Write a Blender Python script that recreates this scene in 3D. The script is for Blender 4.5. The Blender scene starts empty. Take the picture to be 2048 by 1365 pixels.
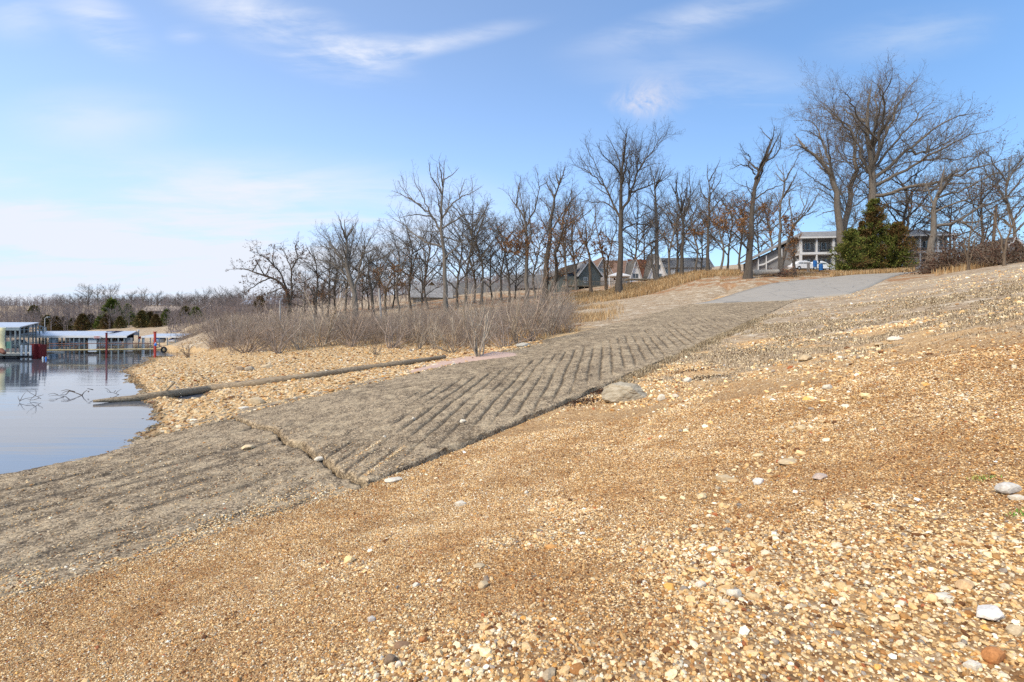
import bpy, math, random
import numpy as np
R = math.radians
scene = bpy.context.scene
col = scene.collection
rng = np.random.default_rng(7)
random.seed(7)

# ---------------------------------------------------------------- camera
F, CX, CY, EYE = 1024.0, 1024.0, 655.0, 3.0        # focal length in photo pixels, horizon row, eye above the lake
cd = bpy.data.cameras.new("camera"); cam = bpy.data.objects.new("camera", cd); col.objects.link(cam)
cam.location = (0, 0, EYE); cam.rotation_euler = (R(90), 0, 0)
cd.sensor_width = 36; cd.lens = 18.0; cd.shift_y = -27.5 / 2048; cd.clip_start = 0.05; cd.clip_end = 9000
scene.camera = cam

# ---------------------------------------------------------------- sky, sun, exposure
SUN_EL, SUN_AZ = 42.0, -130.0                          # azimuth from +Y towards +X
world = bpy.data.worlds.new("World"); scene.world = world; world.use_nodes = True
nt = world.node_tree; nt.nodes.clear()
def N(t, kind, **kw):
    n = t.nodes.new(kind)
    for k, v in kw.items(): setattr(n, k, v)
    return n
def L(t, a, b): t.links.new(a, b)
def setin(t, sock, v):
    if hasattr(v, 'is_output') or isinstance(v, bpy.types.NodeSocket): t.links.new(v, sock)
    else: sock.default_value = v
def M(t, op, a, b=0.0, c=0.0, clamp=False):
    n = N(t, 'ShaderNodeMath', operation=op, use_clamp=clamp)
    setin(t, n.inputs[0], a); setin(t, n.inputs[1], b)
    if op in ('MULTIPLY_ADD', 'SMOOTH_MIN', 'COMPARE', 'WRAP'): setin(t, n.inputs[2], c)
    return n.outputs[0]
def MIX(t, f, a, b, mode='MIX'):
    n = N(t, 'ShaderNodeMix', data_type='RGBA', blend_type=mode)
    setin(t, n.inputs[0], f); setin(t, n.inputs[6], a); setin(t, n.inputs[7], b)
    return n.outputs[2]
def NOISE(t, vec, scale, detail=4, rough=0.55, dist=0.0):
    n = N(t, 'ShaderNodeTexNoise'); n.inputs['Scale'].default_value = scale
    n.inputs['Detail'].default_value = detail; n.inputs['Roughness'].default_value = rough
    n.inputs['Distortion'].default_value = dist
    if vec is not None: L(t, vec, n.inputs['Vector'])
    return n.outputs['Fac']
def RAMP(t, f, stops, interp='LINEAR'):
    n = N(t, 'ShaderNodeValToRGB'); cr = n.color_ramp; cr.interpolation = interp
    while len(cr.elements) < len(stops): cr.elements.new(0.5)
    for e, (p, c) in zip(cr.elements, stops):
        e.position = p; e.color = c if len(c) == 4 else (*c, 1)
    setin(t, n.inputs[0], f); return n.outputs[0]
def MR(t, v, a, b, c=0.0, d=1.0, smooth=False):
    n = N(t, 'ShaderNodeMapRange'); n.interpolation_type = 'SMOOTHSTEP' if smooth else 'LINEAR'
    setin(t, n.inputs[0], v)
    for i, x in zip((1, 2, 3, 4), (a, b, c, d)): n.inputs[i].default_value = x
    return n.outputs[0]

sky = N(nt, 'ShaderNodeTexSky', sky_type='NISHITA'); sky.sun_disc = False
sky.sun_elevation = R(SUN_EL); sky.sun_rotation = R(-SUN_AZ); sky.altitude = 200
sky.air_density = 1.0; sky.dust_density = 0.8; sky.ozone_density = 1.6
tc = N(nt, 'ShaderNodeTexCoord'); sep = N(nt, 'ShaderNodeSeparateXYZ'); L(nt, tc.outputs['Generated'], sep.inputs[0])
dx, dy, dz = sep.outputs
# a flat cloud deck far overhead: direction / height gives its plan position
h = M(nt, 'MAXIMUM', dz, 0.02); hh = M(nt, 'ADD', h, 0.10)
comb = N(nt, 'ShaderNodeCombineXYZ'); L(nt, M(nt, 'DIVIDE', dx, hh), comb.inputs[0]); L(nt, M(nt, 'DIVIDE', dy, hh), comb.inputs[1])
mp = N(nt, 'ShaderNodeMapping'); L(nt, comb.outputs[0], mp.inputs[0]); mp.inputs['Rotation'].default_value = (0, 0, R(-20)); mp.inputs['Scale'].default_value = (0.8, 2.0, 1)
wisp = NOISE(nt, mp.outputs[0], 1.1, 9, 0.62, 0.6)
wisp2 = NOISE(nt, mp.outputs[0], 3.1, 6, 0.6, 0.8)
veil = NOISE(nt, comb.outputs[0], 0.55, 5, 0.55, 0.3)
yy = M(nt, 'MAXIMUM', dy, 0.05); u = M(nt, 'DIVIDE', dx, yy); v = M(nt, 'DIVIDE', dz, yy)
def blob(px, py, rx, ry, rot=0.0, soft=1.0):
    """soft elliptical bank of cloud in a fixed compass direction"""
    a = M(nt, 'SUBTRACT', u, (px - CX) / F); b = M(nt, 'SUBTRACT', v, (CY - py) / F)
    c, s = math.cos(R(rot)), math.sin(R(rot))
    p = M(nt, 'ADD', M(nt, 'MULTIPLY', a, c * F / rx), M(nt, 'MULTIPLY', b, s * F / rx))
    q = M(nt, 'ADD', M(nt, 'MULTIPLY', a, -s * F / ry), M(nt, 'MULTIPLY', b, c * F / ry))
    d = M(nt, 'SQRT', M(nt, 'ADD', M(nt, 'MULTIPLY', p, p), M(nt, 'MULTIPLY', q, q)))
    return MR(nt, d, 1.0, 0.0, 0.0, soft, True)
def addall(xs):
    r = xs[0]
    for x in xs[1:]: r = M(nt, 'ADD', r, x)
    return r
left = MR(nt, u, 0.75, -0.9, 0.0, 1.0, True)
cir = addall([blob(570, 60, 330, 90, -22, 1.0), blob(720, 105, 190, 50, 4, 1.1), blob(880, 85, 260, 32, 12, 0.6), blob(210, 50, 150, 70, -30, 0.75),
              blob(370, 70, 60, 28, 0, 0.5), blob(40, 30, 130, 80, 0, 0.4), blob(1400, 35, 330, 50, 14, 0.5), blob(1830, 70, 260, 70, 8, 0.4), blob(1450, 170, 420, 110, -10, 0.30)])
cir = M(nt, 'ADD', M(nt, 'MULTIPLY', left, .10), M(nt, 'MULTIPLY', cir, MR(nt, M(nt, 'ADD', M(nt, 'MULTIPLY', wisp, 0.65), M(nt, 'MULTIPLY', wisp2, 0.35)), 0.40, 0.62, 0.02, 1.0, True)))
bank = addall([blob(130, 500, 900, 250, 0, 1.7), blob(640, 400, 560, 120, -4, 0.8), blob(30, 390, 160, 90, 0, 0.6), blob(180, 240, 260, 90, 0, 0.62), blob(700, 560, 900, 150, 0, 0.8)])
bank = M(nt, 'MULTIPLY', bank, MR(nt, M(nt, 'ADD', M(nt, 'MULTIPLY', veil, 0.5), M(nt, 'MULTIPLY', wisp, 0.5)), 0.36, 0.58, 0.14, 1.0, True))
puff = M(nt, 'MULTIPLY', M(nt, 'ADD', M(nt, 'MULTIPLY', blob(1305, 195, 100, 66, 8, 1.0), .62), M(nt, 'MULTIPLY', blob(1270, 208, 80, 34, -4, 1.0), .45)), MR(nt, M(nt, 'ADD', M(nt, 'MULTIPLY', NOISE(nt, tc.outputs['Generated'], 17, 8, .72, .9), .8), .1), 0.40, 0.60, 0.12, 1.0))
haze = M(nt, 'ADD', M(nt, 'MULTIPLY', MR(nt, dz, 0.0, 0.42, 0.62, 0.0, True), M(nt, 'ADD', M(nt, 'MULTIPLY', left, .82), .18)), M(nt, 'MULTIPLY', left, .20))
skyc = MIX(nt, 1.0, sky.outputs[0], (1.0, 1.0, 1.0, 1), 'MULTIPLY')
SK = 0.135
tint = N(nt, 'ShaderNodeVectorMath', operation='MULTIPLY'); L(nt, skyc, tint.inputs[0]); tint.inputs[1].default_value = (SK * 0.87, SK * 1.0, SK * 1.10)
c1 = MIX(nt, haze, tint.outputs[0], (0.29, 0.36, 0.53, 1))
c2 = MIX(nt, M(nt, 'MULTIPLY', bank, 0.92, clamp=True), c1, (0.462, 0.492, 0.553, 1))
c3 = MIX(nt, M(nt, 'MULTIPLY', cir, 0.95, clamp=True), c2, (0.50, 0.52, 0.575, 1))
c4 = MIX(nt, M(nt, 'MULTIPLY', puff, 0.9, clamp=True), c3, (0.50, 0.475, 0.50, 1))
rt = MR(nt, u, 0.1, 1.0, 0.0, 1.0, True)
c4 = MIX(nt, rt, c4, MIX(nt, 1.0, c4, (.80, .87, .90, 1), 'MULTIPLY'))
bg = N(nt, 'ShaderNodeBackground'); bg.inputs[1].default_value = 1.0; L(nt, c4, bg.inputs[0])
wo = N(nt, 'ShaderNodeOutputWorld'); L(nt, bg.outputs[0], wo.inputs[0])
world.cycles.sampling_method = 'MANUAL'; world.cycles.sample_map_resolution = 512

sd = bpy.data.lights.new("sun", 'SUN'); sd.energy = 3.0; sd.angle = R(24); sd.color = (1.0, 0.90, 0.75)
sun = bpy.data.objects.new("sun", sd); col.objects.link(sun)
sun.rotation_euler = (R(90 - SUN_EL), 0, R(180 - SUN_AZ)) 
scene.view_settings.view_transform = 'Standard'; scene.view_settings.look = 'None'
scene.view_settings.exposure = 0.86; scene.view_settings.gamma = 1.0
scene.render.engine = 'CYCLES'; scene.cycles.max_bounces = 4; scene.cycles.transparent_max_bounces = 6
scene.cycles.diffuse_bounces = 2; scene.cycles.glossy_bounces = 2; scene.cycles.use_denoising = False

# ---------------------------------------------------------------- helpers
def tag(o, label=None, cat=None, group=None, kind=None):
    if label: o['label'] = label
    if cat: o['category'] = cat
    if group: o['group'] = group
    if kind: o['kind'] = kind
    return o
def empty(name, loc, label=None, cat=None, group=None, rz=0):
    o = bpy.data.objects.new(name, None); col.objects.link(o); o.location = loc; o.rotation_euler = (0, 0, rz)
    o.empty_display_size = 0.3
    return tag(o, label, cat, group)
def link(name, me, mat=None, parent=None, loc=None):
    o = bpy.data.objects.new(name, me); col.objects.link(o)
    if mat is not None and not me.materials: me.materials.append(mat)
    if parent is not None: o.parent = parent
    if loc is not None: o.location = loc
    return o
def np_mesh(name, V, Fc, mat=None, smooth=True, colr=None, attrs=None, face_mats=None):
    """V (n,3); Fc (m,k) faces of one size, or a list of such arrays"""
    me = bpy.data.meshes.new(name)
    Fs = Fc if isinstance(Fc, list) else [Fc]
    Fs = [np.asarray(f, dtype=np.int32) for f in Fs if len(f)]
    V = np.asarray(V, dtype=np.float32)
    me.vertices.add(len(V)); me.vertices.foreach_set('co', V.ravel())
    loops = np.concatenate([f.ravel() for f in Fs]); me.loops.add(len(loops)); me.loops.foreach_set('vertex_index', loops)
    tot = np.concatenate([np.full(len(f), f.shape[1], np.int32) for f in Fs])
    st = np.concatenate([[0], np.cumsum(tot)[:-1]]).astype(np.int32)
    me.polygons.add(len(tot)); me.polygons.foreach_set('loop_start', st)
    me.polygons.foreach_set('use_smooth', np.full(len(tot), smooth))
    if colr is not None:
        ca = me.color_attributes.new('tone', 'FLOAT_COLOR', 'POINT')
        c4_ = np.ones((len(V), 4), np.float32); c4_[:, :3] = colr; ca.data.foreach_set('color', c4_.ravel())
    for k, a in (attrs or {}).items():
        at = me.attributes.new(k, 'FLOAT', 'POINT'); at.data.foreach_set('value', np.asarray(a, np.float32))
    me.update(calc_edges=True)
    if mat is not None: me.materials.append(mat)
    return me
def W(px, py, Y):                                    # the point at depth Y that the photo shows at (px, py)
    return np.array([(px - CX) / F * Y, Y, EYE + (CY - py) / F * Y])
def hash2(ix, iy, seed=0):
    n = (ix.astype(np.int64) * 374761393 + iy.astype(np.int64) * 668265263 + seed * 974634777) & 0xffffffff
    n = ((n ^ (n >> 13)) * 1274126177) & 0xffffffff
    return ((n ^ (n >> 16)) & 0xffffff) / float(0xffffff)
def vnoise(x, y, seed=0):
    ix = np.floor(x); iy = np.floor(y); fx = x - ix; fy = y - iy
    fx = fx * fx * fx * (fx * (fx * 6 - 15) + 10); fy = fy * fy * fy * (fy * (fy * 6 - 15) + 10)
    a = hash2(ix, iy, seed); b = hash2(ix + 1, iy, seed); c = hash2(ix, iy + 1, seed); d = hash2(ix + 1, iy + 1, seed)
    return (a * (1 - fx) + b * fx) * (1 - fy) + (c * (1 - fx) + d * fx) * fy
def fbm(x, y, oct=4, seed=0, gain=0.5):
    s = 0; amp = 1; tot = 0
    for i in range(oct):
        s = s + amp * vnoise(x * 2 ** i + 17.3 * i, y * 2 ** i - 9.1 * i, seed + i); tot += amp; amp *= gain
    return s / tot
def sstep(a, b, x):
    t = np.clip((x - a) / (b - a), 0, 1); return t * t * (3 - 2 * t)

# ---------------------------------------------------------------- materials
def material(name):
    m = bpy.data.materials.new(name); m.use_nodes = True; t = m.node_tree
    return m, t, t.nodes['Principled BSDF']
def simple(name, rgb, rough=0.8, metal=0.0, var=0.25, scale=6.0, bump=0.0, spec=0.3):
    m, t, b = material(name)
    g = N(t, 'ShaderNodeNewGeometry')
    n = NOISE(t, g.outputs['Position'], scale, 5, 0.6)
    lo = tuple(c * (1 - var) for c in rgb); hi = tuple(min(1, c * (1 + var)) for c in rgb)
    L(t, RAMP(t, n, [(0.3, lo), (0.7, hi)]), b.inputs['Base Color'])
    b.inputs['Roughness'].default_value = rough; b.inputs['Metallic'].default_value = metal
    b.inputs['Specular IOR Level'].default_value = spec
    if bump:
        bp = N(t, 'ShaderNodeBump'); bp.inputs['Strength'].default_value = bump; bp.inputs['Distance'].default_value = 0.02
        L(t, n, bp.inputs['Height']); L(t, bp.outputs[0], b.inputs['Normal'])
    return m
# ---------------------------------------------------------------- terrain
UX, UY = 0.608, 0.794                                 # uphill direction of the boat ramp
RX0, RY0 = -2.6, 9.2                                  # lower right corner of its upper slab
def sw(X, Y):
    a = X - RX0; b = Y - RY0
    return a * UX + b * UY, a * UY - b * UX
def xy(s, w): return RX0 + s * UX + w * UY, RY0 + s * UY - w * UX
def ramp_z(s, w): return 0.25 + 0.1 * s + 0.0003 * s * s + 0.008 * w
class TPS:
    def __init__(self, P, v, lam=1e-3):
        P = np.asarray(P, float); v = np.asarray(v, float); n = len(P); self.P = P
        K = self.k(P, P) + lam * np.eye(n)
        A = np.zeros((n + 3, n + 3)); A[:n, :n] = K; A[:n, n] = 1; A[:n, n + 1:] = P; A[n, :n] = 1; A[n + 1:, :n] = P.T
        self.w = np.linalg.solve(A, np.concatenate([v, np.zeros(3)]))
    def k(self, A, B):
        d2 = ((A[:, None, :] - B[None, :, :]) ** 2).sum(-1)
        return 0.5 * d2 * np.log(d2 + 1e-12)
    def __call__(self, Q):
        n = len(self.P); out = np.empty(len(Q))
        for i in range(0, len(Q), 20000):
            q = Q[i:i + 20000]; out[i:i + 20000] = self.k(q, self.P) @ self.w[:n] + self.w[n] + q @ self.w[n + 1:]
        return out
pix = [  # (px, py, Y)
 (1024,1365,2.38),(0,1365,3.9),(500,1365,3.03),(2048,1365,1.95),(2048,1000,3.4),(2048,800,5.3),(2048,720,6.9),(2048,655,10),(2048,600,20),(2048,524,48),
 (1600,750,11.9),(1800,650,20),(1024,900,9.8),(1024,1100,4.5),(600,1100,5.75),(300,1200,5.07),(1500,1100,3.6),(1500,1365,2.1),(1600,900,6.0),
 (1300,770,15.2),(1400,720,20.0),(1250,820,12.6),
 (1700,600,41),(1900,600,25),(1900,543,56),(2048,528,62),(1900,541,80),(1820,538,110),(2048,530,110),(1500,580,56),(1600,562,64),(1700,552,66),(1820,546,66),(1700,590,46),(1600,590,49),(1600,554,70),(1700,549,73),(1820,543,75),(1700,544,86),(1820,539,88),(1600,537,100),(1700,534,100),(1850,530,96),
 (1500,557,67),(1500,551,80),(1600,542,84),(1560,549,74),(1440,560,70),(1400,552,80),(1300,566,88),(1200,584,90),(1100,600,90),(1000,612,90),(900,622,90),(750,634,90),(600,642,90),(450,650,90),(380,655,90),
 (1600,540,115),(1400,548,115),(1200,575,130),(1000,588,130),(850,600,130),(700,615,130),(550,628,130),(420,645,130),
 (1300,602,60),(1150,627,55),(1150,610,70),(1300,585,75),(1000,655,50),(900,665,48),(800,672,46),(1000,692,32),(1080,668,36),
 (890,716,30),(760,722,30),(600,702,38),(450,692,50),(380,690,60),(400,668,75),(600,660,60),(750,660,60),
 (480,740,30),(380,740,32),(380,800,22),(420,790,22),(560,760,24),(700,740,26),(480,812,17.6),
 # far shore and hills
 (330,625,290),(240,640,220),(120,655,200),(0,664,200),(400,640,250),(500,622,250),(0,612,650),(150,611,620),(300,613,420),(420,612,420),(600,600,400),(800,592,350),(1000,580,350),
 (1200,560,300),(1500,530,300),(1900,520,300),(2048,520,300),(0,612,1500),(500,610,1500),(1000,600,1500),(1500,580,1500),(2048,560,1500),
]
xyz = [tuple(W(*p)) for p in pix]
def PZ(px, Y, Z): return ((px - CX) / F * Y, Y, Z)
def PW(px, py, Z):
    Y = (Z - EYE) * F / (CY - py); return ((px - CX) / F * Y, Y, Z)
shore = [(280,871),(305,850),(313,828),(296,806),(284,786),(262,762),(250,745),(268,732),(292,722),(318,712),(334,704)]
xyz += [PW(x, y, 0.0) for x, y in shore]
xyz += [PW(x + 45, y, 0.16) for x, y in shore[3:]]
xyz += [PW(x - 60, y, -0.3) for x, y in shore[1:]]
xyz += [PW(x, y, -0.9) for x, y in ((0,860),(100,830),(0,790),(120,760),(0,740),(100,720),(200,715),(0,715))]
xyz += [PZ(0,100,-1.5), PZ(150,100,-1.2), PZ(280,100,-.6), PZ(360,100,0.4), PZ(0,150,-.5), PZ(100,150,-.3), PZ(200,140,-.1), PZ(300,120,0.2), PZ(0,172,0.1), PZ(100,168,0.3), PZ(200,160,0.9), PZ(340,84,0.0), PZ(380,88,0.8)]
xyz += [(0,.4,1.42),(-.4,.4,1.36),(.4,.4,1.48),(0,1,1.4),(-1,1,1.22),(1,1,1.53),(-1.8,1,1.0),(1.6,.7,1.62),(-4,2,.35),(-8,4,-.35),(-14,7,-.9),(-8,7,-.1),(4,2.2,2.0),(9,5,2.9),(20,11,4.4),(60,34,9.0),(120,70,12),(300,170,18)]
for s in list(np.arange(4, 47, 6.0)):
    for w_ in ((-8.8, -4.4, 0.0) if s < 50 else (-6, -1, 4)):
        X, Y = xy(s, w_); xyz.append((X, Y, float(ramp_z(s, w_)) - 0.07))
for s, w_, z in ((0,0,.14),(-5,.3,.10),(1.8,-8.8,.30),(-1.1,-8.6,-.02),(-4.1,-7.2,-.02),(0,-5,.12),(-3,-3,.06)):
    X, Y = xy(s, w_); xyz.append((X, Y, z - .04))
xyz = np.array(xyz, float)
def qcoord(X, Y):
    r = np.hypot(X, Y); a = np.arctan2(X, Y)
    return np.stack([np.clip(a, -1.02, 1.02) * 2.2, np.log(np.clip(r, 0.3, 620))], 1), r, a
_q, _r, _a = qcoord(xyz[:, 0], xyz[:, 1])
tps = TPS(_q, (xyz[:, 2] - EYE) / _r, 2e-4)
LS = [(0,0,.14),(-5,.2,.09),(1.8,-8.8,.30),(-1.1,-8.6,-.01),(-4.1,-7.2,-.01),(-9,-6,-.12),(-9,1,.05),(0,-5,.14),(-3,-3,.07),(-9,-12,-.4),(-3,-10,-.25),(3,-9.5,.4)]
lowtps = TPS([p[:2] for p in LS], [p[2] for p in LS], 1e-3)
def crack_s(w):                                       # where the slab has broken across
    return -0.0 - 0.20 * w + 0.10 * np.sin(w * 1.1 + 1) + 0.25 * (vnoise(w * .9, w * 0 + 3, 5) - .5) + .10 * (vnoise(w * 5, w * 0 + 8, 6) - .5)
def slab_z(s, w):
    s = np.asarray(s, float); w = np.asarray(w, float)
    low = lowtps(np.stack([np.clip(s, -9, 3).ravel(), np.clip(w, -12, 2).ravel()], 1)).reshape(s.shape)
    return np.where(s < crack_s(w), low, ramp_z(s, w))
def base_z(X, Y):
    X = np.asarray(X, float); Y = np.asarray(Y, float)
    q, r, a = qcoord(X, Y)
    z = EYE + tps(q) * np.minimum(r, 620)
    back = sstep(1.02, 2.4, np.abs(a)); zb = 1.4 - 0.004 * r
    return z * (1 - back) + zb * back
def ground_z(X, Y):
    X = np.asarray(X, float).ravel(); Y = np.asarray(Y, float).ravel()
    r = np.hypot(X, Y); s, w = sw(X, Y)
    z = base_z(X, Y)
    # humps, gullies and small relief
    near = sstep(90, 12, r)
    n = (fbm(X * .45, Y * .45, 3, 11) - .5) * .16 + (fbm(X * 1.6, Y * 1.6, 3, 21) - .5) * .055 + (fbm(X * 6, Y * 6, 2, 31) - .5) * .016
    offramp = np.where(w > -4.4, sstep(0.1, 1.6, w), sstep(-9.2, -10.6, w))
    offramp = np.where((s > 105) | (s < -12), 1.0, offramp)
    z = z + n * near * (0.25 + .75 * offramp)
    tf_ = (w > .3) * sstep(6, 10, s) * sstep(40, 28, s) * sstep(.45, .6, fbm(X * 1.1, Y * 1.1, 4, 81)); z = z + tf_ * (.02 + .05 * fbm(X * 4, Y * 4, 3, 82))
    z = z + (fbm(X * .05, Y * .05, 3, 41) - .5) * 1.2 * sstep(60, 140, r) * sstep(0.2, 3, z)
    # gullies washed into the gravel
    for (ax, ay, bx, by, wd, dp) in GUL:
        vx, vy = bx - ax, by - ay; LL = vx * vx + vy * vy
        t = np.clip(((X - ax) * vx + (Y - ay) * vy) / LL, 0, 1)
        d = np.hypot(X - ax - t * vx + .25 * (vnoise(X * 1.3, Y * 1.3, 51) - .5), Y - ay - t * vy)
        z = z - dp * np.exp(-(d / wd) ** 2)
    # bed the slab: ground dips under it and stands clear of its right edge
    inside = (w < 0.02) & (w > -8.75 + .5 * (vnoise(s * .8, s * 0, 61) - .5)) & (s > -14) & (s < 45.2)
    sz = slab_z(s, w)
    z = np.where(inside, np.minimum(z, sz - 0.16 - .30 * (np.abs(s - crack_s(w) + .06) < .3)), z)
    ed = np.exp(-np.maximum(w, 0) / .9) * (w >= 0.02) * (s > -14) * (s < 60)
    szr = slab_z(s, w * 0)
    curb = np.where(s > 0, .02 + .11 * sstep(22, 5, s) - .06 * np.exp(-(s / 1.2) ** 2), -.012 + .05 * (vnoise(s * .9, s * 0 + 4, 63) - .55))
    z = z * (1 - ed) + (szr - curb) * ed
    el = np.exp(-np.maximum(-8.8 - w, 0) / .8) * (w < -8.2) * (s > 2.5) * (s < 60) * ~inside
    z = z * (1 - el) + (slab_z(s, w * 0 - 8.8) - 0.01) * el
    return z
def g2(px, py, Y): p = W(px, py, Y); return p
GUL = []
def gul(p0, p1, wd, dp):
    a, b = W(*p0), W(*p1); GUL.append((a[0], a[1], b[0], b[1], wd, dp))
gul((1750, 690, 13.8), (1690, 765, 10.5), .35, .06)
gul((1690, 765, 10.5), (1660, 850, 7.6), .38, .06)
gul((1660, 850, 7.6), (1440, 980, 5.0), .30, .05)
gul((1440, 980, 5.0), (1470, 1200, 3.1), .22, .03)
gul((1500, 740, 14.5), (1300, 830, 11.0), .3, .04)

na = np.concatenate([np.linspace(-math.pi, -.95, 26)[:-1], np.linspace(-.95, .95, 760), np.linspace(.95, math.pi, 26)[1:]])
nr = np.concatenate([[0.25], np.exp(np.linspace(math.log(.6), math.log(60), 620)), np.exp(np.linspace(math.log(61), math.log(700), 160)), [900, 1300, 2000, 3200, 5500]])
A_, R_ = np.meshgrid(na, nr)
GX, GY = (R_ * np.sin(A_)).ravel(), (R_ * np.cos(A_)).ravel()
GZ = ground_z(GX, GY)
s_, w_ = sw(GX, GY)
gr = np.hypot(GX, GY)
gpx = CX + F * GX / np.maximum(GY, .3)
# which cover grows where: dry turf, leaf litter, woodland floor
def cover(X, Y, Z):
    X = np.asarray(X, float); Y = np.asarray(Y, float)
    s, w = sw(X, Y); r = np.hypot(X, Y)
    n = fbm(X * .35, Y * .35, 4, 71); n2 = fbm(X * 1.1, Y * 1.1, 4, 81)
    right = (w > 0)
    # matted dead turf on the right-hand slope
    turf = right * sstep(7.5, 11.5, s + 3.0 * (n - .5) + 0.15 * w) * (sstep(.44, .56, n2 * .55 + n * .45) * .95)
    turf = np.maximum(turf, right * sstep(3, 9, s) * np.exp(-(w / .55) ** 2) * .9)
    turf = turf * sstep(40, 28, s)
    straw = right * sstep(11, 24, s + 10 * (n - .5) + .2 * w) * (.50 + .50 * n2)
    left = (w < -8.6) & (s > 14)
    straw = np.maximum(straw, left * sstep(18, 34, s + 8 * (n - .5)) * (.6 + .4 * n2))
    straw = np.maximum(straw, sstep(52, 66, r) * (Z > .6))
    leaf = sstep(50, 66, s + 6 * (n - .5)) * (r < 130) * sstep(.35, .6, n2) * .8
    return turf, straw, leaf
turf, straw, leaf = cover(GX, GY, GZ)
fine = fbm(GX * .5 + 3, GY * .5, 3, 91)               # 1 where the gravel is fine brown grit, 0 where it is coarse
def fineness(X, Y):
    n = .55 * fbm(X * .55 + 3, Y * .55, 3, 91) + .45 * fbm(X * 1.5 + 3, Y * 1.5, 3, 92); rr = np.hypot(X, Y)
    rt = sstep(.25, .9, X / np.maximum(Y, .3)) * sstep(9, 3, rr)
    f = sstep(.43, .66, n + .20 * sstep(3.2, 6, rr) - .16 * rt - .10 * sstep(3.4, 2.4, rr))
    s, w = sw(X, Y)
    return np.clip(f * np.where(w < -8, .25, 1), 0, 1)
fine = fineness(GX, GY)
wet = sstep(0.10, 0.0, GZ) * (gr < 120)
nA = len(na); nRr = len(nr)
I = np.arange(nA * nRr).reshape(nRr, nA)
quads = np.stack([I[:-1, :-1], I[:-1, 1:], I[1:, 1:], I[1:, :-1]], -1).reshape(-1, 4)[:, ::-1]

m_ground, t, b = material("gravel and dry ground")
geo = N(t, 'ShaderNodeNewGeometry'); P = geo.outputs['Position']
def ATT(t, name):
    a = N(t, 'ShaderNodeAttribute', attribute_name=name); return a
def VOR(t, vec, scale, feature='F1', rnd=1.0):
    v_ = N(t, 'ShaderNodeTexVoronoi', feature=feature); v_.inputs['Scale'].default_value = scale
    v_.inputs['Randomness'].default_value = rnd; L(t, vec, v_.inputs['Vector']); return v_
PAL = [(0.0, (.09, .038, .012)), (.12, (.21, .105, .038)), (.28, (.38, .215, .085)), (.46, (.55, .35, .155)), (.66, (.66, .46, .23)), (.80, (.74, .57, .34)), (.91, (.36, .28, .19)), (1.0, (.82, .70, .50))]
def gravel(t, P, scale):
    warp = N(t, 'ShaderNodeVectorMath', operation='ADD')
    nz = N(t, 'ShaderNodeTexNoise'); nz.inputs['Scale'].default_value = scale * .7; L(t, P, nz.inputs['Vector'])
    sc = N(t, 'ShaderNodeVectorMath', operation='SCALE'); sc.inputs['Scale'].default_value = .5 / scale; L(t, nz.outputs['Color'], sc.inputs[0])
    L(t, P, warp.inputs[0]); L(t, sc.outputs[0], warp.inputs[1])
    v_ = VOR(t, warp.outputs[0], scale)
    sp = N(t, 'ShaderNodeSeparateColor'); L(t, v_.outputs['Color'], sp.inputs[0])
    return sp.outputs[0], v_.outputs['Distance'], sp.outputs[1]
cA, dA, _ = gravel(t, P, 55.0); cB, dB, _ = gravel(t, P, 22.0); cC, dC, _ = gravel(t, P, 7.0)
fine_a = ATT(t, 'fine').outputs['Fac']
colA = RAMP(t, M(t, 'MULTIPLY', cA, .82), PAL); colB = RAMP(t, cB, PAL); colC = RAMP(t, cC, PAL)
cg = MIX(t, MR(t, M(t, 'ADD', NOISE(t, P, 3.0, 4, .6), M(t, 'MULTIPLY', fine_a, .35)), .45, .85), colB, colA)
cg = MIX(t, MR(t, NOISE(t, P, 1.3, 3, .6), .45, .7, 0, .55), cg, colC)
big = NOISE(t, P, .9, 5, .62)
cg = MIX(t, MR(t, big, .40, .72, .0, .45), cg, MIX(t, 1.0, cg, (.72, .56, .40, 1), 'MULTIPLY'))
beach = ATT(t, 'beach').outputs['Fac']
cg = MIX(t, M(t, 'MULTIPLY', ATT(t, 'gap_shade').outputs['Fac'], MR(t, NOISE(t, P, 60, 3, .6), .35, .6, .35, .85)), cg, MIX(t, NOISE(t, P, 140, 2, .6), (.10, .050, .020, 1), (.30, .165, .070, 1)))  # brown grit base darkened near the viewer, painting the shade between stones
cg = MIX(t, M(t, 'MULTIPLY', beach, .45), cg, (.52, .37, .19, 1))
# turf, straw, leaf litter
st_n = N(t, 'ShaderNodeMapping'); L(t, P, st_n.inputs[0]); st_n.inputs['Rotation'].default_value = (0, 0, .5); st_n.inputs['Scale'].default_value = (9, 30, 20)
tn = NOISE(t, st_n.outputs[0], 1.6, 6, .7, .8)
ctf = RAMP(t, tn, [(.36, (.12, .082, .050)), (.48, (.30, .225, .145)), (.62, (.50, .40, .27))])
cst = RAMP(t, NOISE(t, P, 5.0, 8, .75, .5), [(.36, (.12, .082, .050)), (.46, (.27, .198, .125)), (.54, (.40, .31, .205)), (.66, (.58, .48, .34))])
cst = MIX(t, MR(t, NOISE(t, P, .45, 5, .65), .40, .62, 0, .65), cst, MIX(t, 1.0, cst, (.80, .66, .50, 1), 'MULTIPLY'))
clf = RAMP(t, NOISE(t, P, 6.0, 8, .8, .6), [(.35, (.12, .055, .025)), (.5, (.30, .16, .075)), (.68, (.48, .33, .19))])
def edge(a, k=.5):   # broken edge for a cover
    return MR(t, M(t, 'ADD', a, M(t, 'MULTIPLY', M(t, 'SUBTRACT', NOISE(t, P, 4.0, 6, .75), .5), k)), .38, .58)
pale = MR(t, NOISE(t, P, .9, 7, .72, .6), .50, .62)
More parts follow.
